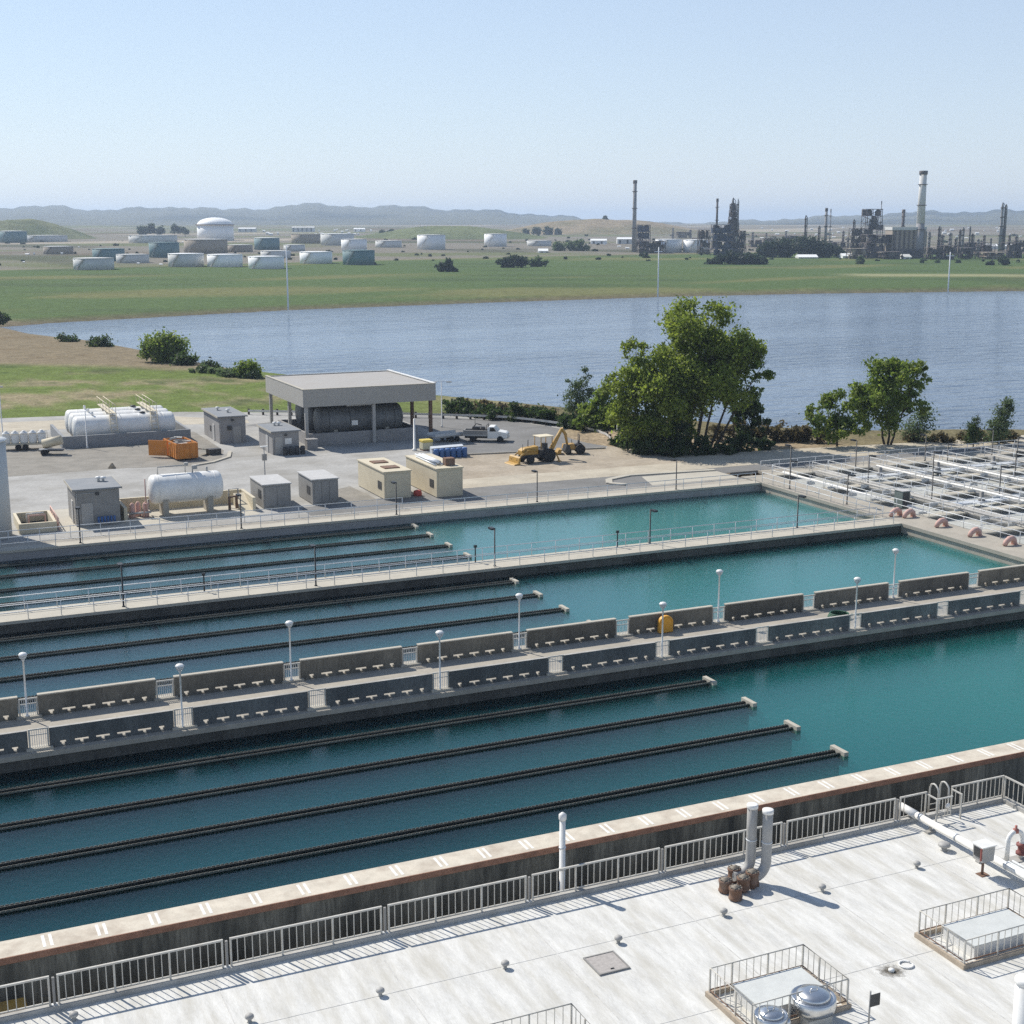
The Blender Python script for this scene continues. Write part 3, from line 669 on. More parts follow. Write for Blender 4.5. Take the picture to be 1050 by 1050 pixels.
flat('path', [(-40,196),(14,193.5),(36,190.5),(46,188),(46.5,191),(37,200),(12,203),(-40,204)], 'sand', .008)
flat('concrete_pad', [(44.5,157.2),(66,158.2),(66,184),(44.5,184)], 'yard', .008)
flat('concrete_pad', [(14,126),(31.8,127.2),(31.8,136.8),(14,137.5)], 'conc_light', .008)
b = MB(); pts = [(70.5,125.9),(69.3,127.3),(70.3,129.3),(73.5,130.6),(78,130.2),(83.8,129.6)]
for i in range(len(pts)-1):
    a, c = Vector(pts[i]), Vector(pts[i+1]); n_ = (c-a).normalized(); n_ = Vector((-n_.y, n_.x))*.35
    b.prism([tuple(a-n_),tuple(c-n_),tuple(c+n_),tuple(a+n_)], 0.006, .14-.002*i)
tag(b.build('kerb', M['conc_light']), kind='structure')
flat('apron', [(73,124.7),(83.8,124.7),(83.8,129.4),(74.5,129.6)], 'conc_light', .008)
struct('kerb', MB().prism([(31.6,156.2),(34.3,157.6),(36.9,160.5),(38,164.5),(37.6,164.6),(36.5,160.7),(34.1,158.0),(31.5,156.6)], .006, .15), M['conc_light'])
struct('kerb', MB().prism([(57,150.3),(63.4,150.45),(80,148.05),(80,148.25),(63.4,150.65),(57,150.5)], .01, .16), M['conc'])

# ------------------------------------------------------------------ buildings
def door_leaf(parent, x0, x1, y, h, m='wall_grey'):
    d_ = MB().box(x0, x1, y-.05, y-.003, .02, h).build('door', M['pipe_grey'], parent); MB().box(x1-.18, x1-.1, y-.11, y-.053, 1.0, 1.06).build('handle', M['steel'], d_); return d_
def shed(label, x, y, wx, dy, h, roofm, vents, stripes=False, wallm='wall_grey', cat='shed'):
    t = thing('utility_shed', label, cat, (x,y,0))
    MB().box(0,wx,0,dy,0,h).build('wall', M[wallm], t)
    rf = MB().box(-.22,wx+.22,-.22,dy+.22,h,h+.14).build('roof', M[roofm], t)
    MB().box(-.26,-.223,-.26,dy+.26,h-.05,h+.17).build('fascia', M['conc_light'], t); MB().box(wx+.223,wx+.26,-.26,dy+.26,h-.05,h+.17).build('fascia', M['conc_light'], t)
    MB().tube([(.12,-.06,.05),(.12,-.06,h-.3),(wx*.5,-.06,h-.3)], .035, 6).build('conduit', M['box_top'], t)
    MB().box(wx*.5-.15,wx*.5+.15,-.16,-.003,h-.5,h-.25).build('wall_lamp', M['dark'], t)
    MB().box(-.08,-.003,dy*.3,dy*.3+.9,.02,2.1).build('side_door', M['box_top'], t)
    for vx, vy in vents:
        MB().lathe([(.12,h+.14),(.12,h+.4),(.28,h+.42),(.28,h+.55),(0,h+.62)], (vx,vy,0), 12).build('roof_vent', M['white'], rf)
    return t
t = shed('tall grey block shed with two white roof vents beside the gravel lot', 38.1, 171.2, 3.3, 8.8, 3.3, 'roof_grey', [(1.2,6.0),(1.9,3.4)])
door_leaf(t, 1.7, 2.7, 0, 2.1, 'box_grey'); MB().box(-.05,-.003,4.6,5.2,1.0,1.7).build('louvre', M['dark'], t); MB().box(1.0,1.5,-.25,-.003,1.7,2.2).build('lamp_box', M['dark'], t)
t = shed('low grey shed with a white sign in front of the open canopy', 41.9, 160.2, 3.2, 6.4, 2.7, 'roof_grey', [(1.5,4.6),(2.0,4.5)])
door_leaf(t, .3, 1.2, 0, 2.1, 'box_grey'); MB().box(1.5,2.3,-.03,-.003,1.2,1.9).build('sign_board', M['white'], t)
t = shed('grey shed with a blue grey roof nearest the farthest basin', 15.3, 128.6, 3.9, 5.3, 3.3, 'roof_grey', [(2.6,3.4),(3.0,3.2)], wallm='box_grey')
door_leaf(t, .5, 1.5, 0, 2.1, 'wall_grey')
b = MB()
for k in range(6): b.tube([(1.9+k*.28,-.45,.25),(1.9+k*.28,-.45,.85)], .1, 8)
tag(b.build('cylinder_rack', M['blue'], None, (15.3,128.6,0)), 'rack of small blue cylinders against the shed nearest the farthest basin', 'rack')

# open canopy
t = thing('open_canopy', 'large open sided canopy with deep taupe fascia on steel columns', 'canopy', (46.8,163.9,0))
W_, D_, zb, zt = 17.3, 17.6, 4.95, 7.1
b = MB(); b.box(0,W_,0,.25,zb,zt); b.box(0,W_,D_-.25,D_,zb,zt); b.box(0,.25,.25,D_-.25,zb,zt); b.box(W_-.25,W_,.25,D_-.25,zb,zt); b.build('fascia', M['canopy_face'], t)
b = MB(); b.box(.25,W_-.25,.25,D_-.25,zt-.62,zt-.12); b.build('roof', M['canopy_roof'], t)
b = MB(); b.box(W_-.32,W_+.06,-.05,D_+.05,zt,zt+.1); b.build('edge_flashing', M['white'], t)
b = MB(); b.box(-.05,.3,-.05,D_+.05,zt,zt+.06); b.box(.3,W_-.32,-.05,.3,zt,zt+.05); b.build('edge_flashing', M['conc_light'], t)
cpos = [(.5,.5),(W_-.55,.5),(W_-.55,7.2),(W_-.55,D_-.5),(.5,D_-.5),(.5,8),(9.2,.6),(8.8,D_-.5)]
c0_ = MB().box(-.19,.19,-.19,.19,0,zt-.62).build('column', M['pipe_grey'], t); c0_.location = (*cpos[0],0)
for p in cpos[1:]:
    c_ = inst(c0_, t, (*p,0))
    if p[0] > 12: c_.data = c_.data.copy(); c_.data.materials[0] = M['rust']
b = MB()
for y in (4.5, 8.8, 13.2): b.box(.25,W_-.25,y-.15,y+.15,zb+.35,zt-.63)
b.build('beam', M['dark'], t)
t = thing('containment_wall', 'grey block containment wall around the dark tanks under the canopy', 'wall', (47.6,164.9,0))
b = MB(); b.box(0,14.4,0,.3,0,1.5); b.box(0,.3,.3,14,0,1.5); b.box(14.1,14.4,.3,14,0,1.5); b.box(.3,14.1,13.7,14,0,1.5); b.build('wall', M['wall_grey'], t)
def drum_tank(name, label, x, y, z, r, Lx, m, cat='tank', sad='conc', group=None, seg=24):
    t = thing(name, label, cat, (x,y,0), 0, group)
    p = [(0,0),(r*.55,.06),(r*.85,.2),(r*.97,.38),(r,.55),(r,Lx-.55),(r*.97,Lx-.38),(r*.85,Lx-.2),(r*.55,Lx-.06),(0,Lx)]
    MB().lathe(p, (0,0,z), seg, 'x').build('shell', M[m], t)
    for q in (.12,.36,.64,.88): MB().lathe([(r*1.002,Lx*q-.04),(r*1.012,Lx*q-.03),(r*1.012,Lx*q+.03),(r*1.002,Lx*q+.04)], (0,0,z), seg, 'x').build('weld_band', M['white'] if m == 'white' else M['dark'], t)
    for q in (.2,.8):
        b = MB(); b.box(Lx*q-.25,Lx*q+.25,-r*.8,r*.8,0.01,z-r*.62)
        b.build('saddle', M[sad], t)
    return t
for n, (y, lab) in enumerate([(167.2,'dark grey horizontal tank under the canopy nearest the camera'),(171.3,'dark grey horizontal tank in the middle under the canopy'),(175.4,'dark grey horizontal tank under the canopy farthest from the camera')]):
    t = drum_tank('storage_tank', lab, 49.2, y, 2.75, 1.75, 11.3, 'tank_dark', group='dark tanks under the canopy')
    if n == 0:
        MB().box(4.2,5.0,-1.82,-1.72,2.2,2.8).build('placard', M['white'], t)
        MB().box(4,7.5,-.5,.5,4.45,4.55).build('platform', M['galv'], t)
for n, (x, y) in enumerate([(46.0,162.2),(46.8,162.2)]):
    pass
for n, x in enumerate([43.2,43.9,44.6,45.3]):
    b = MB(); b.lathe([(.28,.01),(.3,.1),(.28,.5),(.3,.55),(.28,.95),(.2,1.02),(0,1.03)], seg=12); tag(b.build('drum', M['dark'], None, (x,159.4,0)), f'dark steel drum before the low white signed shed, {ORD[n]} from the left', 'drum', 'dark drums beside the low shed')
b = MB(); b.box(0,1.3,0,1.0,0.01,1.25); b.box(-.05,1.35,-.05,1.05,1.25,1.32); tag(b.build('equipment_box', M['wall_grey'], None, (46.6,161.9,0)), 'grey equipment box at the left front column of the canopy', 'box')

# cabinets
def cabinet(label, x, y, wx, dy, h, m, topm, n_doors):
    t = thing('equipment_cabinet', label, 'cabinet', (x,y,0))
    MB().box(0,wx,0,dy,.1,h).build('body', M[m], t)
    MB().box(-.1,wx+.1,-.1,dy+.1,h,h+.1).build('roof', M[topm], t)
    MB().box(.05,wx-.05,.05,dy-.05,0.01,.1).build('base', M['conc'], t)
    w_ = (wx-.3)/n_doors
    for k in range(n_doors): MB().box(.15+k*w_+.03,.15+(k+1)*w_-.03,-.04,-.003,.25,h-.2).build('door', M[m], t)
    MB().box(-.04,-.003,.8,1.9,.9,1.7).build('louvre', M['dark'], t)
    return t
cabinet('grey metal cabinet with pale roof, left of the pair behind the farthest basin', 32.75, 129.4, 2.7, 5.0, 2.3, 'box_grey', 'box_top', 2)
cabinet('grey metal cabinet with pale roof, right of the pair behind the farthest basin', 37.6, 129.3, 2.6, 4.9, 2.45, 'box_grey', 'box_top', 3)
t = cabinet('beige equipment enclosure with two brown roof hatches', 44.8, 128.8, 2.8, 8.2, 2.75, 'beige', 'beige', 1)
for y in (2.2, 5.6): MB().box(.6,2.2,y-.7,y+.7,2.85,2.95).build('roof_hatch', M['rust'], t)
cabinet('beige equipment enclosure loaded with a bundle of grey pipes', 49.9, 127.6, 2.8, 8.8, 2.9, 'beige', 'beige', 1)
b = MB()
for k in range(9): b.tube([(50.3+.24*(k%5)+.1*(k//5), 129.0+.3*(k%3), 3.1+.2*(k//5)),(50.3+.24*(k%5)+.15, 134.8+.25*(k%2), 3.1+.2*(k//5))], .085, 8)
tag(b.build('pipe_bundle', M['galv']), 'bundle of grey pipes lying on the beige enclosure', 'pipes')
tag(MB().box(51.3,52.3,128.6,129.5,3.01,3.75).build('crate', M['rust'], bev=.03), 'rusty brown crate on the beige enclosure at the end of the pipe bundle', 'crate')
b = MB(); b.lathe([(.42,.01),(.45,.2),(.4,.5),(.15,.6),(0,.62)], seg=12); tag(b.build('pump_cover', mat('red cover', (.45,.07,.05), .6, 3, .1), None, (48.6,129.6,0)), 'small red pump cover between the two beige enclosures', 'pump')

# big white tank near the basin, its pipework and walls
t = drum_tank('storage_tank', 'big white horizontal tank on concrete saddles behind the farthest basin', 22.2, 131.0, 2.45, 1.38, 7.0, 'white')
b = MB()
b.tube([(1.0,.2,3.75),(1.0,.2,4.5),(3.6,.3,4.5),(3.6,.3,3.8)], .07, 6); b.tube([(4.2,-.1,3.75),(4.2,-.1,4.45),(4.9,-.1,4.45)], .07, 6); b.tube([(5.6,.1,3.7),(5.6,.1,4.25)], .1, 8)
b.obox((4.4,0,4.3),(.5,.4,.35)); b.obox((3.7,.3,4.6),(.35,.35,.3)); b.build('top_pipework', M['pipe_grey'], t)
b = MB(); b.tube([(-.35,-.6,.1),(-.35,-.6,3.6)], .06, 6); b.tube([(-.6,-.9,.1),(-.6,-.9,1.3),(-.1,-.9,1.3)], .1, 8); b.build('side_pipe', M['pink'], t)
t = thing('pump_set', 'pinkish pumps and pipes beside the left end of the big white tank', 'pump', (20.6,130.6,0))
for k in range(3): MB().lathe([(.32,.01),(.34,.3),(.25,.5),(.25,1.2),(.1,1.4),(0,1.42)], (k*.6,(k%2)*.5,0), 10).build('pump', M['pink'], t)
MB().tube([(-.4,-.5,.5),(1.6,-.5,.5),(1.6,.6,.5),(1.6,.6,1.5)], .1, 8).build('pipe', M['pipe_grey'], t)
t = thing('containment_wall', 'low beige containment wall behind the big white tank', 'wall', (19.6,133.6,0))
b = MB(); b.box(0,12.3,0,.3,0.01,1.3); b.box(0,.3,-4.6,0,0.01,1.3); b.box(12,12.3,-4.6,0,0.01,1.3); b.build('wall', M['beige'], t)
t = thing('pump_set', 'brown pipework and pale ramp at the right end of the big white tank', 'pump', (29.6,130.0,0))
MB().tube([(0,0,.1),(0,0,1.3),(.8,.5,1.3),(.8,.5,.1)], .14, 8).build('pipe', M['rust'], t); MB().tube([(.3,1.5,.1),(.3,1.5,1.8),(1.2,1.5,1.8),(1.2,1.5,.1)], .08, 8).build('pipe', M['pipe_grey'], t)
MB().xprism([(-1,.01),(2.5,.01),(2.5,1.2)], .95, 2.0).build('ramp', M['beige'], t)

# three white tanks behind a block wall
t = thing('containment_wall', 'long low grey block wall in front of the three white tanks', 'wall', (19.8,175.4,0))
b = MB(); b.box(0,15.6,0,.35,0.01,1.45); b.box(0,.35,.35,12,0.01,1.45); b.box(15.25,15.6,.35,12,0.01,1.45); b.build('wall', mat('blue grey block', (.235,.245,.255), .9, 1, .1), t)
for n, y in enumerate((178.2, 181.6, 185.0)):
    t = drum_tank('storage_tank', ['white horizontal tank of three behind the block wall, the front one','white horizontal tank of three behind the block wall, the middle one','white horizontal tank of three behind the block wall, the rear one'][n], 21.4, y, 2.0, 1.5, 12.6, 'white', group='white tanks behind the block wall')
    MB().lathe([(.35,3.4),(.35,3.65),(0,3.72)], (8.6,0,0), 12).build('manway', M['dark'], t); MB().lathe([(.15,3.4),(.15,3.95),(0,4.0)], (2.5,0,0), 8).build('nozzle', M['white'], t)
def plat(label, x, tilt):
    t = thing('access_platform', label, 'platform', (x,177,0), 0)
    MB().box(-.4,.4,0,10,3.75,3.83).build('deck', M['beige'], t)
    for s in (-.4,.4):
        MB().tube([(s,0,4.8),(s,10,4.8)], .04, 6).build('handrail', M['beige'], t)
        for y in (0,2.5,5,7.5,10): MB().tube([(s,y,3.83),(s,y,4.8)], .035, 6).build('post', M['beige'], t)
    b = MB()
    for s in (-.4,.4): b.tube([(s,0,3.8),(s,-1.4,.1)], .06, 6)
    for k in range(8): b.box(-.4,.4,-1.3+k*.17,-1.15+k*.17,.35+k*.45,.4+k*.45)
    b.build('stairs', M['beige'], t)
plat('beige access platform crossing the left part of the three white tanks', 26.2, 0)
plat('beige access platform crossing the right part of the three white tanks', 31.2, 0)
def thin_pole(label, x, y, h, m='white', r=.07, cat='pole', head=None):
    t = thing('lamp_post' if head else 'pole', label, cat, (x,y,0))
    MB().lathe([(r*2.2,0.01),(r*2.2,.2),(r*1.1,.25),(r*.75,h)], seg=8).build('shaft', M[m], t)
    if head == 'double':
        MB().tube([(-.8,.3,h+.02),(-.5,.2,h+.12),(.5,-.2,h+.12),(.8,-.3,h+.02)], .04, 6).build('arm', M[m], t)
        for s in (-1,1): MB().obox((s*.95,-s*.36,h+.0),(.7,.3,.14),R(-20)).build('lamp_head', M['pipe_grey'], t)
    if head == 'single':
        MB().obox((.1,0,h+.05),(.7,.35,.18)).build('lamp_head', M['pipe_grey'], t)
    return t
thin_pole('pale pole standing in front of the block wall of the white tanks', 22.6, 174.6, 4.6)
thin_pole('tapered pale post standing in front of the open canopy', 58.3, 156.3, 3.9, r=.15)
thin_pole('pale street lamp with two heads behind the canopy by the lake', 68.6, 173.3, 6.1, head='double', cat='lamp')
thin_pole('pale lamp post on the dirt mound in front of the big trees', 86.6, 157.2, 5.4, head='single', cat='lamp')
thin_pole('pale lamp post at the far left edge of the gravel lot', 14.1, 189.5, 6.3, head='single', cat='lamp')
thin_pole('short dark sign post near the flatbed trailer', 69.3, 163.5, 2.4, 'dark', .05)
t = thin_pole('dark grey instrument post between the low shed and the cabinets', 37.2, 146.0, 3.4, 'pipe_grey', .07)
MB().box(-.25,.25,-.2,.1,1.9,2.6).build('meter_box', M['box_grey'], t); MB().obox((0,0,3.4),(.8,.3,.1)).build('cross_arm', M['white'], t)

# orange skip
t = thing('waste_skip', 'orange open topped waste skip with its end door swung open', 'skip', (30.7,160.6,0), R(6))
b = MB(); b.box(0,2.5,0,.08,.2,2.0); b.box(0,2.5,4.92,5,.2,2.0); b.box(0,.08,.08,4.92,.2,2.0); b.box(2.42,2.5,.08,4.92,.2,2.0); b.box(.08,2.42,.08,4.92,.2,.28); b.build('body', M['orange'], t)
b = MB()
for k in range(7): b.box(-.07,-.003,.1+k*.8,.22+k*.8,.25,1.95); b.box(2.503,2.57,.1+k*.8,.22+k*.8,.25,1.95)
for k in range(4): b.box(.15+k*.72,.27+k*.72,-.07,-.003,.25,1.95)
b.build('rib', M['orange'], t)
MB().obox((-1.05,3.9,1.1),(.1,2.3,1.8),R(50)).build('door', M['orange'], t)
for k in range(2): MB().box(.3,2.2,.5+k*3.6,.8+k*3.6,0.01,.2).build('skid', M['dark'], t)
b = MB(); random.seed(2)
for k in range(10): b.obox((random.uniform(.5,2),random.uniform(.6,4.4),1.6+random.uniform(0,.5)),(random.uniform(.1,.3),random.uniform(.6,1.5),.12),random.uniform(0,3),random.uniform(-.4,.4))
b.box(.12,2.38,.12,4.88,.3,1.5); tag(b.build('scrap_heap', M['pipe_grey'], None, (30.7,160.6,0)), 'heap of grey scrap filling the orange skip', 'scrap')
bpy.data.objects['scrap_heap'].rotation_euler = (0,0,R(6))
t = thing('metal_tray', 'dark open metal tray with a beige cover beside the orange skip', 'tray', (35.0,163.0,0), R(12))
MB().box(0,1.5,0,1.0,0.01,.7).build('tray', M['dark'], t); MB().obox((-.1,1.2,.6),(2.2,.8,.12),R(30),.2).build('cover', M['beige'], t)

# trailers at the left
def wheel(parent, x, y, r, w=.22, hub='white'):
    o = MB().lathe([(r*.55,-w/2),(r*.93,-w/2),(r,-w*.3),(r,w*.3),(r*.93,w/2),(r*.55,w/2)], (x,y,r), 18, 'y').build('tyre', M['tyre'], parent)
    MB().lathe([(0,-w*.46),(r*.56,-w*.46),(r*.56,w*.46),(0,w*.46)], (x,y,r), 14, 'y').build('rim', M[hub], o)
    return o
t = thing('tank_trailer', 'cream twin axle trailer carrying a row of upright plastic tanks', 'trailer', (12.9,176.3,0), R(-6))
MB().box(0,5.4,0,1.9,.62,.78).build('bed', M['beige'], t)
for x in (1.9,2.7):
    for y in (-.05,1.95): wheel(t, x, y, .38)
for k in range(5): MB().lathe([(.48,.79),(.5,1.0),(.5,1.9),(.42,2.1),(.2,2.18),(.2,2.3),(0,2.31)], (.55+k*1.02,.95,0), 14).build('plastic_tank', M['white'], t)
b = MB()
for y in (.1,1.8): b.tube([(0,y,.8),(0,y,2.0),(5.3,y,2.0),(5.3,y,.8)], .04, 6)
b.build('guard_frame', M['beige'], t); MB().tube([(5.4,.95,.65),(6.6,.95,.55)], .06, 6).build('drawbar', M['dark'], t)
t = thing('tank_trailer', 'small trailer with a white fender carrying one tilted cream tank', 'trailer', (16.6,171.3,0), R(-18))
MB().box(0,2.8,0,1.5,.5,.62).build('bed', M['dark'], t)
for y in (-.08,1.58): wheel(t, .6, y, .36)
MB().box(.1,1.1,-.25,.08,.74,.82).build('fender', M['white'], t)
MB().tube([(.4,.75,1.25),(2.6,.75,1.75)], .55, 16).build('tank', M['beige'], t); MB().tube([(2.8,.75,.55),(3.9,.75,.5)], .05, 6).build('drawbar', M['white'], t)
t = thing('cone_marker', 'small brownish cone standing at the edge of the gravel lot', 'cone', (23.1,158.9,0))
MB().lathe([(.45,.01),(.12,.6),(0,.62)], seg=10).build('cone', M['dirt'], t)
# white silo, pit with rails
t = thing('silo', 'tall white cylindrical silo at the left edge of the photo', 'silo', (*at(-15,551,0),0))
MB().lathe([(2.25,0.01),(2.25,8.5)], seg=40).build('shell', M['pale_tank'], t); MB().lathe([(2.34,8.5),(2.34,8.62),(1.2,8.85),(0,8.92)], seg=40).build('roof', M['white'], t)
x, y = at(20,548)
t = thing('containment_pit', 'low beige concrete containment box with open top beside the silo', 'pit', (x,y,0))
b = MB(); b.box(0,3.2,0,.25,0.01,.9); b.box(0,3.2,5.2,5.45,0.01,.9); b.box(0,.25,.25,5.2,0.01,.9); b.box(2.95,3.2,.25,5.2,0.01,.9); b.build('wall', M['beige'], t)
MB().box(.25,2.95,.25,5.2,0.012,.05).build('bed', M['dark'], t)
pipe_rail('pinkish pipe railing along the beige containment box beside the silo', (x+3.4,y+.2), (x+3.4,y+6.4), 1.1, 1.0, 'pink', .05, group=None)
t = thing('valve_stand', 'pinkish pipes and valves inside the containment box beside the silo', 'pipes', (x+1.0,y+1.5,0))
MB().tube([(0,0,.06),(0,0,1.3),(1.4,0,1.3),(1.4,0,.06)], .1, 8).build('pipe', M['pink'], t); MB().tube([(0,2,.06),(0,2,1.1),(1.5,2,1.1)], .08, 8).build('pipe', M['white'], t)

# drums, tote, flatbed, pickup
x0, y0 = 58.6, 149.9
for k in range(6):
    t = MB(); t.lathe([(.31,.01),(.33,.08),(.31,.35),(.33,.4),(.31,.7),(.33,.75),(.31,1.05),(.27,1.1),(0,1.1)], seg=14)
    tag(t.build('drum', M['blue'], None, (x0+k*.7,y0-.03*k,.004)), f'blue plastic drum in the row by the tarp, {ORD[k]} from the left', 'drum', 'blue plastic drums')
b = MB(); b.add([(0,0,1.15),(4,0,1.2),(4.3,1.2,1.25),(.3,1.4,1.18),(0,-.02,1.11),(4,-.02,1.16),(4.3,1.25,1.0),(.3,1.45,.9)], [(0,1,2,3),(4,7,6,5),(0,4,5,1),(2,6,7,3),(1,5,6,2),(3,7,4,0)]); b.box(.2,4.1,.35,1.2,.01,1.1)
tag(b.build('tarp_stack', mat('pale tarp', (.5,.53,.56), .8, 1.5, .1), None, (x0-.4,y0+.35,.004)), 'stack under a pale tarp behind the blue drums', 'stack')
t = thing('liquid_tote', 'yellow topped plastic tote standing left of the blue drums', 'tote', (59.1,155.6,.004))
MB().box(0,1.3,0,1.2,.15,1.0).build('tank', mat('cream plastic', (.5,.47,.33), .6, 2, .1), t, bev=.05); MB().box(-.03,1.33,-.03,1.23,1.003,1.3).build('lid', mat('yellow lid', (.62,.48,.10), .6, 2, .1), t, bev=.05); MB().box(.05,1.25,.05,1.15,0,.15).build('pallet', M['rust'], t)
t = thing('flatbed_trailer', 'grey twin axle flatbed trailer hitched behind the pickup', 'trailer', (62.6,160.3,.01), R(10))
MB().box(0,4.2,0,2.0,.62,.82).build('bed', M['pipe_grey'], t)
b = MB(); b.box(0,4.2,-.03,.02,.82,1.15); b.box(0,4.2,1.98,2.03,.82,1.15); b.build('side_board', M['galv'], t)
for x in (2.3,3.1):
    for y in (-.12,2.12): wheel(t, x, y, .36)
MB().tube([(4.2,1,.7),(5.6,1,.55)], .07, 6).build('drawbar', M['dark'], t)
def pickup():
    t = thing('work_truck', 'white cab work truck with a grey utility bed full of equipment', 'truck', (66.75,161.2,.004), R(-31))
    b = MB(); L_, w = 5.7, 1.0
    prof = [(3.15,.45),(3.15,1.75),(3.35,1.95),(4.0,1.95),(4.5,1.38),(5.45,1.22),(5.65,1.05),(5.68,.5)]
    b.yprism(prof, -w, w); b.build('cab', M['white'], t, bev=.05)
    b = MB(); b.yprism([(3.42,1.35),(3.5,1.83),(3.95,1.83),(4.3,1.38)], -w-.012, w+.012); b.build('side_window', M['glass'], t)
    MB().add([(4.06,-.85,1.90),(4.06,.85,1.90),(4.50,.85,1.415),(4.50,-.85,1.415),(4.03,-.85,1.87),(4.03,.85,1.87),(4.47,.85,1.385),(4.47,-.85,1.385)], [(0,3,2,1),(4,5,6,7),(0,1,5,4),(2,3,7,6),(1,2,6,5),(3,0,4,7)]).build('windscreen', M['glass'], t)
    MB().box(5.69,5.78,-w,w,.45,.68).build('bumper', M['steel'], t)
    for y in (-.75,.75): MB().box(5.67,5.70,y-.17,y+.17,.78,.98).build('headlight', M['steel'], t)
    MB().box(.1,3.1,-w-.05,w+.05,.75,.95).build('bed', M['pipe_grey'], t)
    b = MB(); b.box(.1,3.1,-w-.05,-w+.25,.95,1.45); b.box(.1,3.1,w-.25,w+.05,.95,1.45); b.box(.1,.2,-w+.25,w-.25,.95,1.4); b.build('tool_box', M['box_grey'], t)
    b = MB(); b.tube([(3.05,-.9,.95),(3.05,-.9,2.1),(3.05,.9,2.1),(3.05,.9,.95)], .05, 6); b.build('headboard', M['dark'], t)
    b = MB(); b.obox((1.6,.1,1.5),(.9,.7,.6)); b.obox((2.5,-.2,1.6),(.5,.8,.5),.3); b.tube([(1,0,1.4),(1.6,0,2.2),(2.3,.1,2.0)], .07, 6); b.build('equipment', M['dark'], t)
    MB().box(.2,5.4,-.45,.45,.4,.75).build('chassis', M['dark'], t)
    for x in (1.3,4.75):
        for y in (-.9,.9): wheel(t, x, y, .4, .28)
pickup()

# backhoe and its neighbour
def backhoe():
    t = thing('backhoe_loader', 'yellow backhoe loader with a cream canopy and raised folded boom', 'backhoe', (64.7,142.6,.004), R(6))
    for y in (-.95,.95): wheel(t, 2.2, y, .5, .32, 'yellow'); 
    for y in (-.95,.95): wheel(t, 4.75, y, .78, .45, 'yellow')
    MB().box(1.5,5.4,-.45,.45,.55,.95).build('chassis', M['dark'], t)
    b = MB(); b.yprism([(1.35,.95),(1.35,1.5),(1.75,1.75),(3.55,1.9),(3.55,.95)], -.48, .48); b.build('engine_hood', M['yellow'], t, bev=.05)
    b = MB(); b.yprism([(3.6,.95),(3.6,1.45),(5.3,1.45),(5.5,.95)], -.75, .75); b.box(4.35,4.9,-.3,.3,1.45,2.1); b.build('operator_deck', M['dark'], t)
    for x, y in ((3.75,-.7),(3.75,.7),(5.25,-.7),(5.25,.7)): MB().tube([(x,y,1.4),(x,y,2.9)], .05, 6).build('canopy_post', M['yellow'], t)
    MB().box(3.55,5.45,-.85,.85,2.9,3.02).build('canopy', mat('cream canopy', (.66,.58,.42), .7, 2, .06), t, bev=.03)
    b = MB()
    for y in (-.62,.62): b.tube([(3.3,y,1.35),(2.0,y,1.5),(1.2,y,1.0),(.55,y,.5)], .1, 8)
    b.build('loader_arm', M['yellow'], t)
    b = MB(); b.yprism([(.75,.05),(-.1,.02),(.05,.12),(.5,.2),(.6,.8),(.78,.95)], -1.1, 1.1); b.build('bucket', M['yellow'], t)
    MB().tube([(2.6,.3,1.8),(2.6,.3,2.6)], .05, 8).build('exhaust', M['dark'], t); MB().tube([(1.4,-.5,1.4),(1.4,-.5,2.3)], .025, 6).build('marker_rod', M['dark'], t)
    b = MB(); b.tube([(5.5,0,.9),(5.6,0,1.4),(6.35,0,2.6),(7.0,0,3.6)], [.3,.3,.24,.18], 8); b.build('boom', M['yellow'], t)
    b = MB(); b.tube([(6.95,0,3.65),(7.5,0,2.9),(7.75,0,1.7)], [.2,.19,.13], 8); b.build('dipper_arm', M['yellow'], t)
    b = MB(); b.yprism([(7.5,1.75),(7.95,1.6),(7.95,.9),(7.6,.7),(7.25,1.0)], -.35, .35); b.build('digging_bucket', M['dark'], t)
    b = MB()
    for s in (-1,1): b.tube([(5.6,s*.9,1.1),(5.9,s*1.2,.15)], .09, 6); b.box(5.7,6.1,s*1.2-.2,s*1.2+.2,.02,.12)
    b.build('stabiliser', M['yellow'], t)
backhoe()
t = thing('small_tractor', 'small yellow tractor with a roll bar parked behind the backhoe', 'tractor', (73.6,146.9,.004), R(-18))
for x, r_ in ((.5,.42),(2.0,.6)):
    for y in (-.75,.75): wheel(t, x, y, r_, .3, 'yellow')
MB().yprism([(-.1,.6),(0,1.15),(1.3,1.25),(1.4,.9),(2.6,.9),(2.7,.5)], -.55, .55).build('body', M['yellow'], t, bev=.05)
MB().tube([(1.9,-.5,.9),(1.9,-.5,2.3),(1.9,.5,2.3),(1.9,.5,.9)], .05, 8).build('roll_bar', M['dark'], t)
b = MB(); b.box(1.4,1.9,-.3,.3,.95,1.15); b.box(1.8,1.92,-.3,.3,1.15,1.6); b.build('seat', M['dark'], t); MB().tube([(1.1,0,1.2),(1.0,0,1.7)], .04, 6).build('steering_column', M['dark'], t)
MB().yprism([(-.9,.05),(-.3,.1),(-.25,.6),(-.6,.6)], -.8, .8).build('bucket', M['yellow'], t)

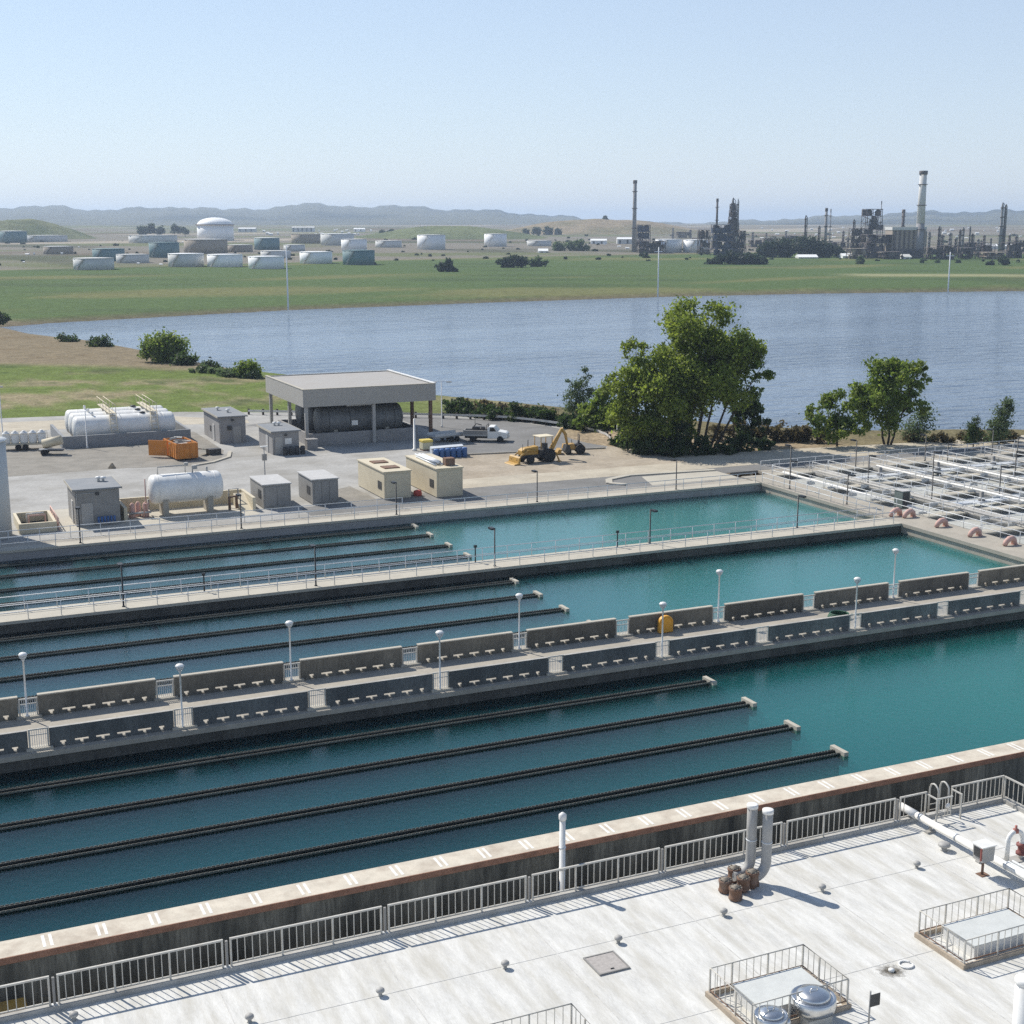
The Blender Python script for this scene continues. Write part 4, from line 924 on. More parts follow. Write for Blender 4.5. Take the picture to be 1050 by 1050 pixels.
# guard rail round the lot
gp = [(48,196.5),(56,191.5),(64.5,186.3),(71,181.6),(75.8,178.2),(79.4,174.8),(81.8,170.2),(83.3,166),(84.2,162),(84.4,158.4),(84.0,155.2),(83.0,152.2)]
gv = []
for i in range(len(gp)-1):
    n = max(1, round(math.dist(gp[i], gp[i+1])/1.0))
    for k in range(n): q = k/n; gv.append((gp[i][0]*(1-q)+gp[i+1][0]*q, gp[i][1]*(1-q)+gp[i+1][1]*q))
gv.append(gp[-1])
t = thing('guard_rail', 'curved pale guard rail on dark posts around the lakeside lot', 'guard rail', (gv[0][0],gv[0][1],0))
ox, oy = gv[0]; b = MB(); prof = [(-.04,.42),(.03,.47),(-.02,.56),(.03,.65),(-.04,.72),(-.07,.72),(-.07,.42)]
vs = []; fs = []
for i, (x, y) in enumerate(gv):
    a, c = gv[max(i-1,0)], gv[min(i+1,len(gv)-1)]; dx, dy = c[0]-a[0], c[1]-a[1]; l_ = math.hypot(dx,dy); nx, ny = dy/l_, -dx/l_
    vs += [(x-ox-nx*p[0], y-oy-ny*p[0], p[1]) for p in prof]
m_ = len(prof)
for i in range(len(gv)-1):
    for k in range(m_): fs.append((i*m_+k, i*m_+(k+1)%m_, (i+1)*m_+(k+1)%m_, (i+1)*m_+k))
b.add(vs, fs); b.build('beam', mat('pale guard rail', (.6,.59,.56), .5, 2, .08, metal=.2), t)
p = MB().box(-.13,.13,-.13,.13,0.01,.86).build('post', M['bark'], t); p.location = (.08,.08,0)
for k in range(2, len(gv), 2): inst(p, t, (gv[k][0]-ox+.1, gv[k][1]-oy+.08, 0))
# ------------------------------------------------------------------ vegetation
def leaf_mesh(name, blobs, n, size, m, parent=None, seed=1, loc=(0,0,0), clump=.22, droop=0, sub=0):
    """many folded leaf sprays spread through the volume of the blobs (x,y,z,rx,ry,rz)"""
    g = np.random.RandomState(seed); B = np.array(blobs, float)
    if sub:
        S = []
        for q in B:
            for _ in range(sub):
                dv = g.normal(size=3); dv /= np.linalg.norm(dv); k = .30+.22*g.rand()
                S.append(list(q[:3]+dv*q[3:6]*(.55+.5*g.rand()))+list(q[3:6]*k))
        B = np.array(S)
    vol = (B[:,3]*B[:,4]*B[:,5])**.75
    # twigs: leaves gather around twig ends, with gaps between them
    nt = max(6, int(n/34)); tp = g.choice(len(B), nt, p=vol/vol.sum())
    dv = g.normal(size=(nt,3)); dv /= np.linalg.norm(dv, axis=1)[:,None]
    tw = B[tp,:3]+dv*(g.rand(nt,1)**.42)*B[tp,3:6]*(.85+.35*g.rand(nt,1))
    k = g.randint(0, nt, n)
    r = B[tp[k],3:6].mean(1)[:,None]*clump
    c = tw[k]+g.normal(size=(n,3))*r*np.array([1,1,.8])
    c[:,2] -= droop*np.abs(g.normal(size=n))*r[:,0]
    a = g.normal(size=(n,3)); a /= np.linalg.norm(a, axis=1)[:,None]
    b = np.cross(a, g.normal(size=(n,3))); b /= np.linalg.norm(b, axis=1)[:,None]
    nn = np.cross(a, b); s = (size*(.6+.8*g.rand(n)))[:,None]
    v = np.stack([c-a*s, c+b*s*.55+nn*s*.15, c+a*s, c-b*s*.55+nn*s*.15], 1).reshape(-1,3)
    f = np.arange(4*n).reshape(-1,4)
    me = bpy.data.meshes.new(name); me.vertices.add(4*n); me.vertices.foreach_set('co', v.reshape(-1).astype(np.float32))
    me.loops.add(4*n); me.loops.foreach_set('vertex_index', f.reshape(-1).astype(np.int32)); me.polygons.add(n)
    me.polygons.foreach_set('loop_start', (np.arange(n)*4).astype(np.int32)); me.update(calc_edges=True); me.materials.append(M[m])
    o = bpy.data.objects.new(name, me); COL.objects.link(o); o.location = loc
    if parent is not None: o.parent = parent
    return o
def limbs(root_pts, blobs, r0, seed):
    rg = random.Random(seed); b = MB()
    for (p0, top) in root_pts:
        p0 = Vector(p0); top = Vector(top); pts = []
        for k in range(6):
            q = k/5; p = p0.lerp(top, q)+Vector((rg.uniform(-.25,.25), rg.uniform(-.25,.25), 0))*(q*(1.3-q)*3); pts.append(p)
        b.tube(pts, [r0*(1-.75*k/5) for k in range(6)], 8)
    for bl in blobs:
        c = Vector(bl[:3]); p0, top = min(root_pts, key=lambda rt: (Vector(rt[1])-c).length)
        q = rg.uniform(.45,.75); s = Vector(p0).lerp(Vector(top), q); mid = s.lerp(c, .5)+Vector((rg.uniform(-.4,.4),rg.uniform(-.4,.4),.25))
        b.tube([s, mid, c], [r0*.42, r0*.28, r0*.1], 6)
        for _ in range(4):
            e = c+Vector((rg.uniform(-.9,.9)*bl[3], rg.uniform(-.9,.9)*bl[4], rg.uniform(-.6,.9)*bl[5])); b.tube([mid.lerp(c,.6), e], [r0*.16, r0*.04], 5)
    return b
def tree(label, base, blobs_px, leaf, dens, size, seed, trunks=None, r0=.22, cat='tree', name='tree', depth=1.0, clump=.22, group=None, droop=0, fine=None):
    """base = ground point; blobs as (right m, up m, radius m, depth offset)"""
    t = thing(name, label, cat, (base[0], base[1], base[2] if len(base) > 2 else 0), 0, group)
    fx, fy = math.sin(YAW), math.cos(YAW)
    bl = [(r*RX+d_*fx, r*RY+d_*fy, u, rad, rad*depth, rad*(.9 if len(x) == 0 else x[0])) for (r, u, rad, d_, *x) in blobs_px]
    n = int(sum((b[3]*b[4]*b[5])**.75 for b in bl)*dens)
    small = max(q[2] for q in blobs_px) < 1.6
    if name == 'bush': leaf_mesh('crown', bl, int(n*2.4), size*.7, leaf, t, seed, clump=.42)
    elif small: leaf_mesh('crown', bl, int(n*1.5), size*.62, leaf, t, seed, clump=.5)
    else: leaf_mesh('crown', bl, n, size, leaf, t, seed, clump=.42, droop=droop, sub=9)
    tr = [((a*RX,a*RY,-.3),(c*RX,c*RY,h)) for a, c, h in (trunks or [(0,0,max(b[2] for b in bl)*.8)])]
    limbs(tr, bl, r0, seed).build('trunk', M['bark'], t)
    return t
k_ = 165/1430.0
def T(bx, by): return at(bx, by)
def px_blobs(bx, by, L_):
    x, y = at(bx, by); dd = math.hypot(x, y)/1430*1.02
    return [((px-bx)*dd, (by-py)*dd/.985, r*dd, d_) for px, py, r, d_ in L_]
tree('tall bright green tree in the middle of the lakeside group', T(703,459), px_blobs(703,459,[(712,340,24,0),(692,352,24,1),(737,352,26,0),(715,365,32,-1.5),(745,377,24,1),(690,384,30,-1),(722,396,30,-2),(700,412,26,0),(765,366,15,1),(728,330,14,0),(697,333,12,0)]), 'leaf_green', 290, .22, 11, [(0,1.0,12.5),(1.0,3.0,11),(-.8,-2,11),(.4,1,9)], .26)
tree('dense dark green tree at the left of the lakeside group', T(668,462), px_blobs(668,462,[(655,378,22,0),(673,392,27,-1),(640,400,20,0),(662,415,28,-1),(640,428,18,0),(685,420,24,-1),(668,441,20,-2),(650,365,12,0),(690,440,16,-1)]), 'leaf_green', 290, .22, 12, [(0,-1,10),(-.6,-2.5,8),(.5,1.5,9)], .22)
tree('leaning tree with bare dark trunks at the right of the lakeside group', T(727,460), px_blobs(727,460,[(762,368,16,0),(776,384,11,0),(752,385,15,1),(768,402,10,0),(740,400,14,0),(782,372,7,0),(757,352,9,0)]), 'leaf_yellow', 160, .21, 13, [(0,3.2,8.5),(.4,5.2,7.8),(-.6,.5,8)], .2, clump=.3)
tree('small dark tree at the right edge of the lakeside group', T(770,456), px_blobs(770,456,[(766,412,13,0),(774,424,13,0),(768,438,14,0),(783,436,8,0),(760,428,9,0)]), 'leaf_dark', 210, .25, 14, None, .12)
tree('yellow green willow shrub at the left foot of the lakeside group', T(617,443), px_blobs(617,443,[(620,412,13,0),(608,425,13,0),(628,425,14,-1),(596,432,9,0),(615,434,12,-1)]), 'leaf_yellow', 420, .26, 15, None, .1)
tree('slender grey green sapling standing alone left of the lakeside group', T(590,432), px_blobs(590,432,[(584,405,6,0),(592,395,6,0),(602,390,5,0),(596,408,7,0),(588,418,7,0),(604,402,5,0),(598,420,6,0),(600,380,3,0),(584,392,3,0)]), 'leaf_grey', 420, .25, 16, [(0,.5,4.5),(0,1.4,5.5),(0,-.7,3.6)], .07)
tree('round yellow green tree by the lake on the right', T(910,456), px_blobs(910,456,[(908,392,20,0),(888,398,15,0),(928,394,16,0),(900,412,22,-1),(926,414,15,0),(884,418,14,0),(942,420,8,0),(915,381,10,0),(905,434,15,0),(938,384,8,0)]), 'leaf_yellow', 290, .22, 17, [(0,0,7),(.3,2.4,6),(-.3,-1.8,6)], .16, clump=.26)
tree('grey green bushy tree left of the round yellow green tree', T(858,458), px_blobs(858,458,[(852,414,12,0),(842,428,12,0),(864,424,15,0),(875,436,13,0),(848,442,13,0),(866,444,12,-1)]), 'leaf_yellow', 270, .22, 18, None, .14)
tree('low dark shrub under the right side of the round tree', T(940,453), px_blobs(940,453,[(944,428,8,0),(936,440,10,0),(950,438,6,0)]), 'leaf_grey', 330, .25, 19, None, .08)
tree('smaller cypress like conifer at the right edge of the lake shore', T(998,459), px_blobs(998,459,[(998,448,6.5,0),(997,440,5,0),(1000,432,3.2,0),(1001,426,1.8,0)]), 'leaf_dark', 900, .2, 20, None, .08, name='conifer')
tree('larger conifer at the right edge of the lake shore', T(1024,456), px_blobs(1024,456,[(1022,444,8,0),(1026,434,7,0),(1027,424,6,0),(1030,416,4,0),(1033,422,3,0),(1017,436,4,0),(1027,411,2,0)]), 'leaf_grey', 800, .22, 21, None, .1, name='conifer')
# lakeside brush
def brush(name, label, pts, h, leaf, dens, size, seed, wid=2.0, kind='stuff', base=0):
    bl = []; g = random.Random(seed)
    for i in range(len(pts)-1):
        a, c = Vector((*pts[i],0)), Vector((*pts[i+1],0)); n = max(2, int((c-a).length/1.6))
        for k in range(n):
            p = a.lerp(c, k/n); hh = h*g.uniform(.6,1.2); bl.append((p.x+g.uniform(-1,1)*.8, p.y+g.uniform(-1,1)*.8, base+hh*.42, g.uniform(.8,1.2)*wid*.6, g.uniform(.8,1.2)*wid*.6, hh*.55))
    n = int(sum((b[3]*b[4]*b[5])**.75 for b in bl)*dens)
    o = leaf_mesh(name, bl, n, size, leaf, None, seed)
    return tag(o, label, None, None, kind)
brush('undergrowth', 'dark undergrowth', [at(640,456),at(665,466),at(700,468),at(745,465),at(790,461)], 2.2, 'leaf_dark', 300, .28, 31)
brush('undergrowth', 'dark undergrowth', [at(672,462),at(690,464),at(705,463)], 4.2, 'leaf_dark', 200, .26, 32)
brush('reeds', 'brown reeds at the lake edge', [at(735,452),at(780,452),at(830,452),at(860,454)], 2.3, 'reed', 420, .25, 33)
brush('reeds', 'brown reeds at the lake edge', [at(940,453),at(990,453),at(1050,452)], 1.3, 'reed', 420, .22, 34)
brush('reeds', 'brown reeds at the lake edge', [at(462,424),at(500,428),at(540,432),at(580,437),at(610,443)], 2.0, 'leaf_dark', 300, .28, 35, 2.4)
brush('reeds', 'brown reeds at the lake edge', [at(470,422),at(520,426),at(570,431)], 1.8, 'reed', 300, .28, 36, 2.0)
brush('reeds', 'dark reeds on the left shore', [(-25,421),(5,424),(22,421),(34,414.5)], 2.6, 'leaf_dark', 80, .5, 37, 5)
brush('reeds', 'low scrub on the left shore', [at(205,381),at(235,385),at(262,388)], 1.1, 'leaf_grey', 150, .35, 39, 3)
for n, (bx, by, L_, leaf, lab) in enumerate([
    (172,371,[(160,356,10,0),(172,352,9,0),(183,357,9,0),(168,364,10,0),(180,365,9,0),(153,362,6,0)],'leaf_yellow','round yellow green bush on the shore of the ploughed slope'),
    (192,374,[(186,369,6,0),(194,371,6,0),(199,373,4,0)],'leaf_dark','dark low bush just right of the round yellow green bush'),
    (103,355,[(98,352,6,0),(106,353,6,0),(112,356,4,0)],'leaf_dark','dark low bush on the shore at the left, near the top of the slope'),
    (72,350,[(65,349,5,0),(74,350,5,0),(80,351,3,0)],'leaf_dark','dark flat bush on the shore left of the other low bush'),
    (217,379,[(213,376,5,0),(222,377,5,0)],'leaf_dark','dark small bush between the round bush and the canopy'),
    (256,387,[(250,379,7,0),(259,377,7,0),(263,382,5,0),(254,384,6,0)],'leaf_yellow','yellow green bush on the shore beside the canopy roof')]):
    tree(lab, at(bx,by), px_blobs(bx,by,L_), leaf, 110, .45, 50+n, None, .12, 'bush', 'bush')
# ------------------------------------------------------------------ far shore: tanks
def far_tank(label, xl, xr, yt, yb, m, roof='flat', rm=None):
    D = plain_dist(yb); dd = D/(FPX/math.cos(PIT)); cx, cy = bearing((xl+xr)/2, D+(xr-xl)*dd/2/math.cos(math.atan(((xl+xr)/2-525)/1460)))
    k2 = 1/math.cos(math.atan(((xl+xr)/2-525)/1460)); r = (xr-xl)*dd*k2/2*.97; z0 = plain_z(D)-1.5; h = (yb-yt)*dd*k2*.985+1.5
    t = thing('oil_tank', label, 'tank', (cx,cy,z0), 0, 'storage tanks of the far tank farm')
    MB().lathe([(r,0),(r,h)], seg=40).build('shell', M[m], t)
    pr = [(r*1.012,h),(r*1.012,h+.2),(r*.6,h+.4),(0,h+.5)] if roof != 'dome' else [(r*math.cos(a),h+.62*r*math.sin(a)) for a in np.linspace(0,math.pi/2,9)]
    MB().lathe(pr, seg=40).build('roof', M[rm or 'pale_tank'], t)
    a = R(200); b = MB()
    for k in range(14): q = a+k*.045; b.obox(((r+.5)*math.cos(q),(r+.5)*math.sin(q),h*(k+.5)/14),(1.0,1.2,.25),q)
    b.build('stairs', M['pipe_grey'], t)
tanks = [
 (0,25,236.5,247,'teal_tank','flat','white_tank','dark green tank with a white top at the far left'),
 (26,66,240.5,246.5,'pale_tank','flat',None,'wide pale low tank beside the dark green tank at the far left'),
 (74,113,263,273.5,'pale_tank','flat',None,'wide pale grey tank nearest the field on the left'),
 (94,125,253.5,265,'teal_tank','flat','teal_tank','teal tank behind the wide pale grey tank on the left'),
 (132,180,240.5,248,'pale_tank','flat',None,'very wide low pale tank left of the domed tank'),
 (152,182,247.5,262,'teal_tank','flat','teal_tank','dark teal tank left of and below the domed tank'),
 (188,232,244.5,258.5,'tan_block','flat','pale_tank','tan tank standing right under the domed tank'),
 (171,207,258.5,271,'pale_tank','flat','white_tank','pale tank in front of the tan tank'),
 (211,247,259.5,271.5,'white_tank','flat','white_tank','white tank below the domed tank near the field'),
 (253,290,262,274,'white_tank','flat','white_tank','white tank at the field edge beside the tall pale field pole'),
 (266,297,256,263,'pale_tank','flat',None,'pale tank half hidden behind the white tank at the field edge'),
 (260,286,243,255,'teal_tank','flat','white_tank','grey green tank with a white roof right of the domed tank'),
 (306,340,257,268.5,'white_tank','flat','white_tank','white tank between the field pole and the teal tank'),
 (298,328,239.5,249,'tan_block','flat','tan_block','tan tank behind the row of white tanks'),
 (328,363,239,251,'pale_tank','flat','white_tank','pale blue grey tank behind the teal tank'),
 (349,376,244.5,256,'white_tank','flat','pale_tank','white and tan tank just above the teal tank'),
 (350,384,255.5,270,'teal_tank','flat','teal_tank','bright teal tank at the right end of the tank farm'),
 (427,457,240,255,'white_tank','flat','pale_tank','pale tank standing alone right of the tank farm'),
 (496,520,239,252,'white_tank','flat','pale_tank','pale tank in front of the green hill'),
 (44,72,251,258,'tan_block','flat',None,'small tan tank on the slope left of the teal tank'),
 (118,150,259,267,'pale_tank','flat',None,'pale tank between the teal tank and the row of pale tanks'),
 (232,258,250,257,'tan_block','flat',None,'small tan tank right of the tank under the dome'),
 (290,312,250,256.5,'pale_tank','flat',None,'small pale tank above the field pole'),
 (384,412,246,253,'pale_tank','flat',None,'low pale tank right of the bright teal tank'),
 (540,566,246,251.5,'pale_tank','flat',None,'small pale tank in front of the trees between the hills'),
 (672,700,244.5,257.5,'white_tank','flat','white_tank','white tank left of the first refinery unit'),
 (701,727,245,257.5,'white_tank','flat','white_tank','white tank touching the first refinery unit'),
]
for xl, xr, yt, yb, m, rf, rm, lab in tanks: far_tank(lab, xl, xr, yt, yb, m, rf, rm)
def domed():
    xl, xr, yt, yb = 203, 238, 231.5, 246; D = plain_dist(yb); dd = D/1400; cx, cy = bearing(220.5, D+20); r = (xr-xl)*dd/2; z0 = plain_z(D)-2; h = (yb-yt)*dd+2
    t = thing('oil_tank', 'big white tank with a domed roof rising above the tank farm', 'tank', (cx,cy,z0), 0, 'storage tanks of the far tank farm')
    MB().lathe([(r,0),(r,h)], seg=48).build('shell', M['white_tank'], t)
    MB().lathe([(r*1.01,h),(r*1.01,h+.6)]+[(r*math.cos(a)*1.0,h+.6+.42*r*math.sin(a)) for a in np.linspace(.05,math.pi/2,9)], seg=48).build('roof', M['white_tank'], t)
    MB().lathe([(r*.97,h+.61),(r*1.06,h+.61),(r*1.06,h+1.5),(r*1.04,h+1.5)], seg=48).build('rim', M['rust'], t)
domed()
# white poles in the field and at the shore
def far_pole(label, px, yb, yt, m='white_tank', w=.3):
    x, y = at(px, yb, -1.2); D = math.hypot(x, y); h = (yb-yt)*D/1430*1.02
    t = thing('utility_pole', label, 'pole', (x,y,-1.6)); MB().lathe([(w,0),(w*.6,h+.4)], seg=8).build('pole', M[m], t)
    MB().obox((0,0,h*.93),(3.2,.22,.22),-YAW).build('cross_arm', M[m], t)
far_pole('tall pale pole on the far shore above the canopy', 295.5, 316.5, 256)
far_pole('tall pale pole on the far shore above the big trees', 674.5, 304, 256)
far_pole('tall pale pole on the far shore toward the right', 972, 299.5, 262)

# ------------------------------------------------------------------ refinery
def sz(yb): D = plain_dist(yb); return D, D/1430.0
def stack(label, px, yb, yt, w0, w1, m, top=None, band=None, name='smokestack'):
    D, dd = sz(yb); k2 = 1/math.cos(math.atan((px-525)/1460)); dd *= k2; x, y = bearing(px, D*1.0); z0 = plain_z(D)-2; h = (yb-yt)*dd*.985+2
    t = thing(name, label, 'chimney' if name == 'smokestack' else 'tower', (x,y,z0))
    zs = h*(band or 1.0); r0, r1 = w0*dd/2, w1*dd/2; rb = r0+(r1-r0)*(zs/h)
    MB().lathe([(r0,0),(rb,zs)], seg=20).build('shaft', M[m], t)
    if band: MB().lathe([(rb,zs+.002),(rb+.03,zs+.01),(r1,h)], seg=20).build('upper_shaft', M['stack_white'], t)
    MB().lathe([(r1*1.22,h-2.4),(r1*1.25,h-2.3),(r1*1.25,h+.3),(r1*.9,h+.35)], seg=20).build('cap', M[top or 'refinery'], t)
    b = MB()
    for q in (.35,.62,.85): b.lathe([(r0+(r1-r0)*q+.05,h*q),(r0+(r1-r0)*q+.9,h*q),(r0+(r1-r0)*q+.9,h*q+.5),(r0+(r1-r0)*q+.05,h*q+.5)], seg=16)
    b.build('gallery', M['refinery'], t)
stack('slim grey chimney standing alone in the centre of the skyline', 650.5, 257, 186.5, 4.6, 3.4, 'stack_grey')
stack('tallest chimney, pale above and grey below, on the right', 944, 262, 182, 8.4, 6.2, 'stack_grey', None, .42)
stack('short dark chimney behind the tan refinery building', 926, 256, 217, 3.0, 2.6, 'refinery')
stack('thin dark flare stack at the left of the first refinery unit', 735, 258, 205, 2.2, 2.0, 'refinery')
stack('slim chimney between the two main refinery units', 847, 258, 215, 3.2, 2.2, 'stack_grey')
stack('hair thin mast right of the slim chimney', 851.5, 257, 216, 1.0, .8, 'stack_grey')
stack('hair thin mast behind the coker tower', 903, 258, 209, .9, .7, 'stack_grey')
def lattice(label, px, yb, yt, w, m, seed, levels=7, taper=.5, name='process_tower', cat='tower'):
    """open steel process structure: columns, floors, braces, vessels"""
    D, dd = sz(yb); k2 = 1/math.cos(math.atan((px-525)/1460)); dd *= k2; x, y = bearing(px, D); z0 = plain_z(D)-1; h = (yb-yt)*dd*.985+1; W = w*dd/2
    rg = random.Random(seed); t = thing(name, label, cat, (x,y,z0), -YAW); b = MB(); f = MB(); v = MB()
    for i in range(levels):
        q = i/levels; q1 = (i+1)/levels; w0 = W*(1-(1-taper)*q); z, z1 = h*q, h*q1
        f.box(-w0,w0,-w0,w0,z1-.35,z1)
        for sx in (-1,-.3,.35,1):
            for sy in (-1,1): b.tube([(sx*w0,sy*w0,z),(sx*w0,sy*w0,z1)], .28, 4)
        b.tube([(-w0,-w0,z),(w0,-w0,z1)], .18, 4); b.tube([(w0,w0,z),(-w0,w0,z1)], .18, 4); b.tube([(-w0,w0,z),(-w0,-w0,z1)], .18, 4)
        for k in range(5+int(W/3)):
            cx, cy = rg.uniform(-.75,.75)*w0, rg.uniform(-.8,.8)*w0; r = rg.uniform(.12,.28)*W
            if rg.random() < .6: v.lathe([(r,z+.1),(r,z+(z1-z)*rg.uniform(.5,.95)),(0,z+(z1-z)*.97)], (cx,cy,0), 10)
            else: v.box(cx-r*1.4,cx+r*1.4,cy-r,cy+r,z+.05,z+(z1-z)*rg.uniform(.4,.9))
    b.build('frame', M['refinery'], t); f.build('floor', M[m], t); v.build('vessel', M[m], t)
    return t
def column(label, px, yb, yt, w, m, seed):
    D, dd = sz(yb); k2 = 1/math.cos(math.atan((px-525)/1460)); dd *= k2; x, y = bearing(px, D); z0 = plain_z(D)-1; h = (yb-yt)*dd*.985+1; r = w*dd/2
    t = thing('distillation_column', label, 'tower', (x,y,z0), -YAW)
    MB().lathe([(r*.8,0),(r*.8,h*.5),(r*.55,h*.55),(r*.55,h*.9),(r*.3,h*.97),(0,h)], seg=14).build('shell', M[m], t)
    b = MB(); rg = random.Random(seed)
    for k in range(5): q = .2+.17*k; rr = r*(.8 if q < .52 else .55); b.lathe([(rr*1.02,h*q),(rr*1.5,h*q),(rr*1.5,h*q+.8),(rr*1.02,h*q+.8)], seg=12)
    b.build('gallery', M['refinery'], t); MB().tube([(r*1.05,0,0),(r*1.05,0,h*.94),(0,0,h*.99)], .35, 6).build('riser_pipe', M['stack_grey'], t)
lattice('tall stepped tower of the first refinery unit', 752, 259, 210, 13, 'refinery', 5, 8, .45)
lattice('dark blue grey block of the first refinery unit', 741, 260, 230, 25, 'refinery_blue', 6, 4, .7)
column('dark column rising highest in the first refinery unit', 751, 258, 203.5, 5.0, 'stack_grey', 1)
column('slim pale column at the right of the first refinery unit', 756, 258, 204.5, 1.8, 'pale_tank', 2)
lattice('low dark structure at the left of the first refinery unit', 722, 259, 235, 11, 'refinery', 7, 3, .9)
lattice('low dark structure at the right of the first refinery unit', 761, 260, 236, 8, 'refinery', 8, 3, .7)
lattice('massive dark coker tower of the second refinery unit', 894, 259, 216, 18, 'refinery', 9, 7, .82)
lattice('lower dark structure left of the coker tower', 879, 260, 234, 14, 'refinery', 10, 4, .8)
lattice('dark pipe structure at the foot of the coker tower', 900, 262, 240, 26, 'refinery', 11, 3, .9)
column('dark column left of the coker tower', 875.5, 259, 225, 2.6, 'refinery', 3)
column('banded column left of the slim chimney', 826, 258, 221, 3.2, 'refinery', 4)
column('short dark column left of the slim chimney', 840, 258, 231, 2.6, 'refinery', 5)
lattice('dark boxy unit beside the lone central chimney', 660, 256, 230, 13, 'refinery_blue', 12, 4, .9)
lattice('low pipe rack under the lone central chimney', 668, 258, 246, 26, 'refinery', 13, 2, 1.0)
for n, (px, yb, yt, w0) in enumerate([(700,243,237,14),(716,250,243,10),(776,252,245,12),(790,249,243,16),(812,247,241,14),(860,254,247,16),(880,263,253,16),(915,263,256,18),(1000,255,247,20),(1022,262,256,20),(1048,255,245,12)]):
    lattice(f'low hazy pipe structure across the refinery skyline, {ORD[n]} from the left', px, yb, yt, w0, 'refinery' if n % 3 else 'tan_block', 80+n, 2, .95)
for n, (px, yb, yt, w0) in enumerate([(690,244,233,2),(708,243,235,2.4),(772,250,237,2.6),(786,248,238,1.8),(806,247,236,2.2),(865,252,236,2.4),(870,256,242,2.2),(912,250,236,2.2),(950,258,236,1.6),(1010,256,240,2.6),(1017,257,243,2),(1036,257,240,2.4)]):
    column(f'thin hazy column across the refinery skyline, {ORD[n]} from the left', px, yb, yt, w0, 'refinery' if n % 2 else 'stack_grey', 120+n)
# tan building with the tallest chimney
D, dd = sz(262); x, y = bearing(929, D+6); t = thing('refinery_building', 'tan windowless refinery building at the foot of the tallest chimney', 'building', (x,y,plain_z(D)-1), -YAW)
w_ = 15.5*dd*1.04; h_ = 28*dd
MB().box(-w_,w_,-10,10,0,h_).build('wall', M['tan_block'], t); MB().box(-w_*1.03,w_*1.03,-10.6,10.6,h_,h_+2.2).build('roof', M['pale_tank'], t)
b = MB()
for k in range(7): b.box(-w_+1.5+k*w_*.28,-w_+2.6+k*w_*.28,-10.6,-10.01,0,h_-.5)
b.build('buttress', M['refinery'], t); MB().box(-w_*.8,w_*.8,-12.5,-10.62,.5,h_*.35).build('pipe_rack', M['refinery'], t)
cols = [(953.5,259,237,2.4),(963.5,260,232,3.2),(967,259,240,3),(975,260,238,3.5),(981,259,243,3),(985,260,235,2.5),(988,259,233,2.2),(995,260,232,1.4),(998,260,239,3.2),(1004,259,244,2.5)]
for n, (px, yb, yt, w0) in enumerate(cols): column(f'small dark refinery column in the cluster right of the tallest chimney, {ORD[n]} from the left', px, yb+1, yt, w0, 'refinery' if n % 3 else 'stack_grey', 20+n)
for n, (px, yb, yt, w0) in enumerate([(958,263,252,12),(975,263,250,14),(992,262,252,14),(1012,261,249,14),(1040,261,247,16)]): lattice(f'low dark pipe structure in the right part of the refinery, {ORD[n]} from the left', px, yb, yt, w0, 'refinery', 40+n, 2, .9)
column('tall twin headed tower near the right edge', 1027, 258, 211, 4.2, 'stack_grey', 61)
column('slim tower just right of the twin headed tower', 1030.5, 258, 212.5, 2.0, 'refinery', 62)
column('short tower at the right edge of the refinery', 1043, 259, 241, 3.4, 'refinery', 63)
# low white buildings
def lowb(label, xl, xr, yt, yb, m, roofm):
    D, dd = sz(yb); x, y = bearing((xl+xr)/2, D+8); w_ = (xr-xl)*dd/2; h_ = max(2.0,(yb-yt)*dd)
    t = thing('industrial_building', label, 'building', (x,y,plain_z(D)-1), -YAW)
    MB().box(-w_,w_,-7,7,0,h_).build('wall', M[m], t); b = MB(); b.xprism([(-7.6,h_),(7.6,h_),(0,h_+1.8)], -w_*1.02, w_*1.02); b.build('roof', M[roofm], t)
    b = MB()
    for k in range(max(2,int(w_/4))): xx = -w_+2+k*4.2*2*w_/(max(2,int(w_/4))*4.2); b.box(xx,xx+2,-7.06,-7.005,1,h_-.8)
    b.build('window', M['dark'], t)
for a in [(819,838,260.5,263,'pale_tank','white_tank','long white roofed building below the dark trees'),(864,877,259,262.5,'white_tank','white_tank','white building left of the coker tower'),(889,916,258.5,262,'pale_tank','white_tank','long white roofed building at the foot of the coker tower'),(606,622,245,249,'white_tank','white_tank','white building on the tan hill foot'),(633,648,243.5,249,'pale_tank','white_tank','white domed looking building left of the lone chimney'),(552,562,255,258,'white_tank','white_tank','small white building in front of the tan hill'),(601,613,235.5,238,'white_tank','white_tank','white building on the face of the tan hill'),(1012,1045,249,253,'pale_tank','white_tank','long pale building near the right edge'),(926,934,259.5,263,'white_tank','pale_tank','small white shed left of the tallest chimney'),(300,322,232.5,237,'pale_tank','pale_tank','pale works building in front of the hills above the tank farm'),(363,374,234,237,'white_tank','white_tank','small white building in front of the hills right of the tank farm'),(245,262,233.5,237,'pale_tank','white_tank','pale building just right of the domed tank')]:
    lowb(a[6], *a[:6])
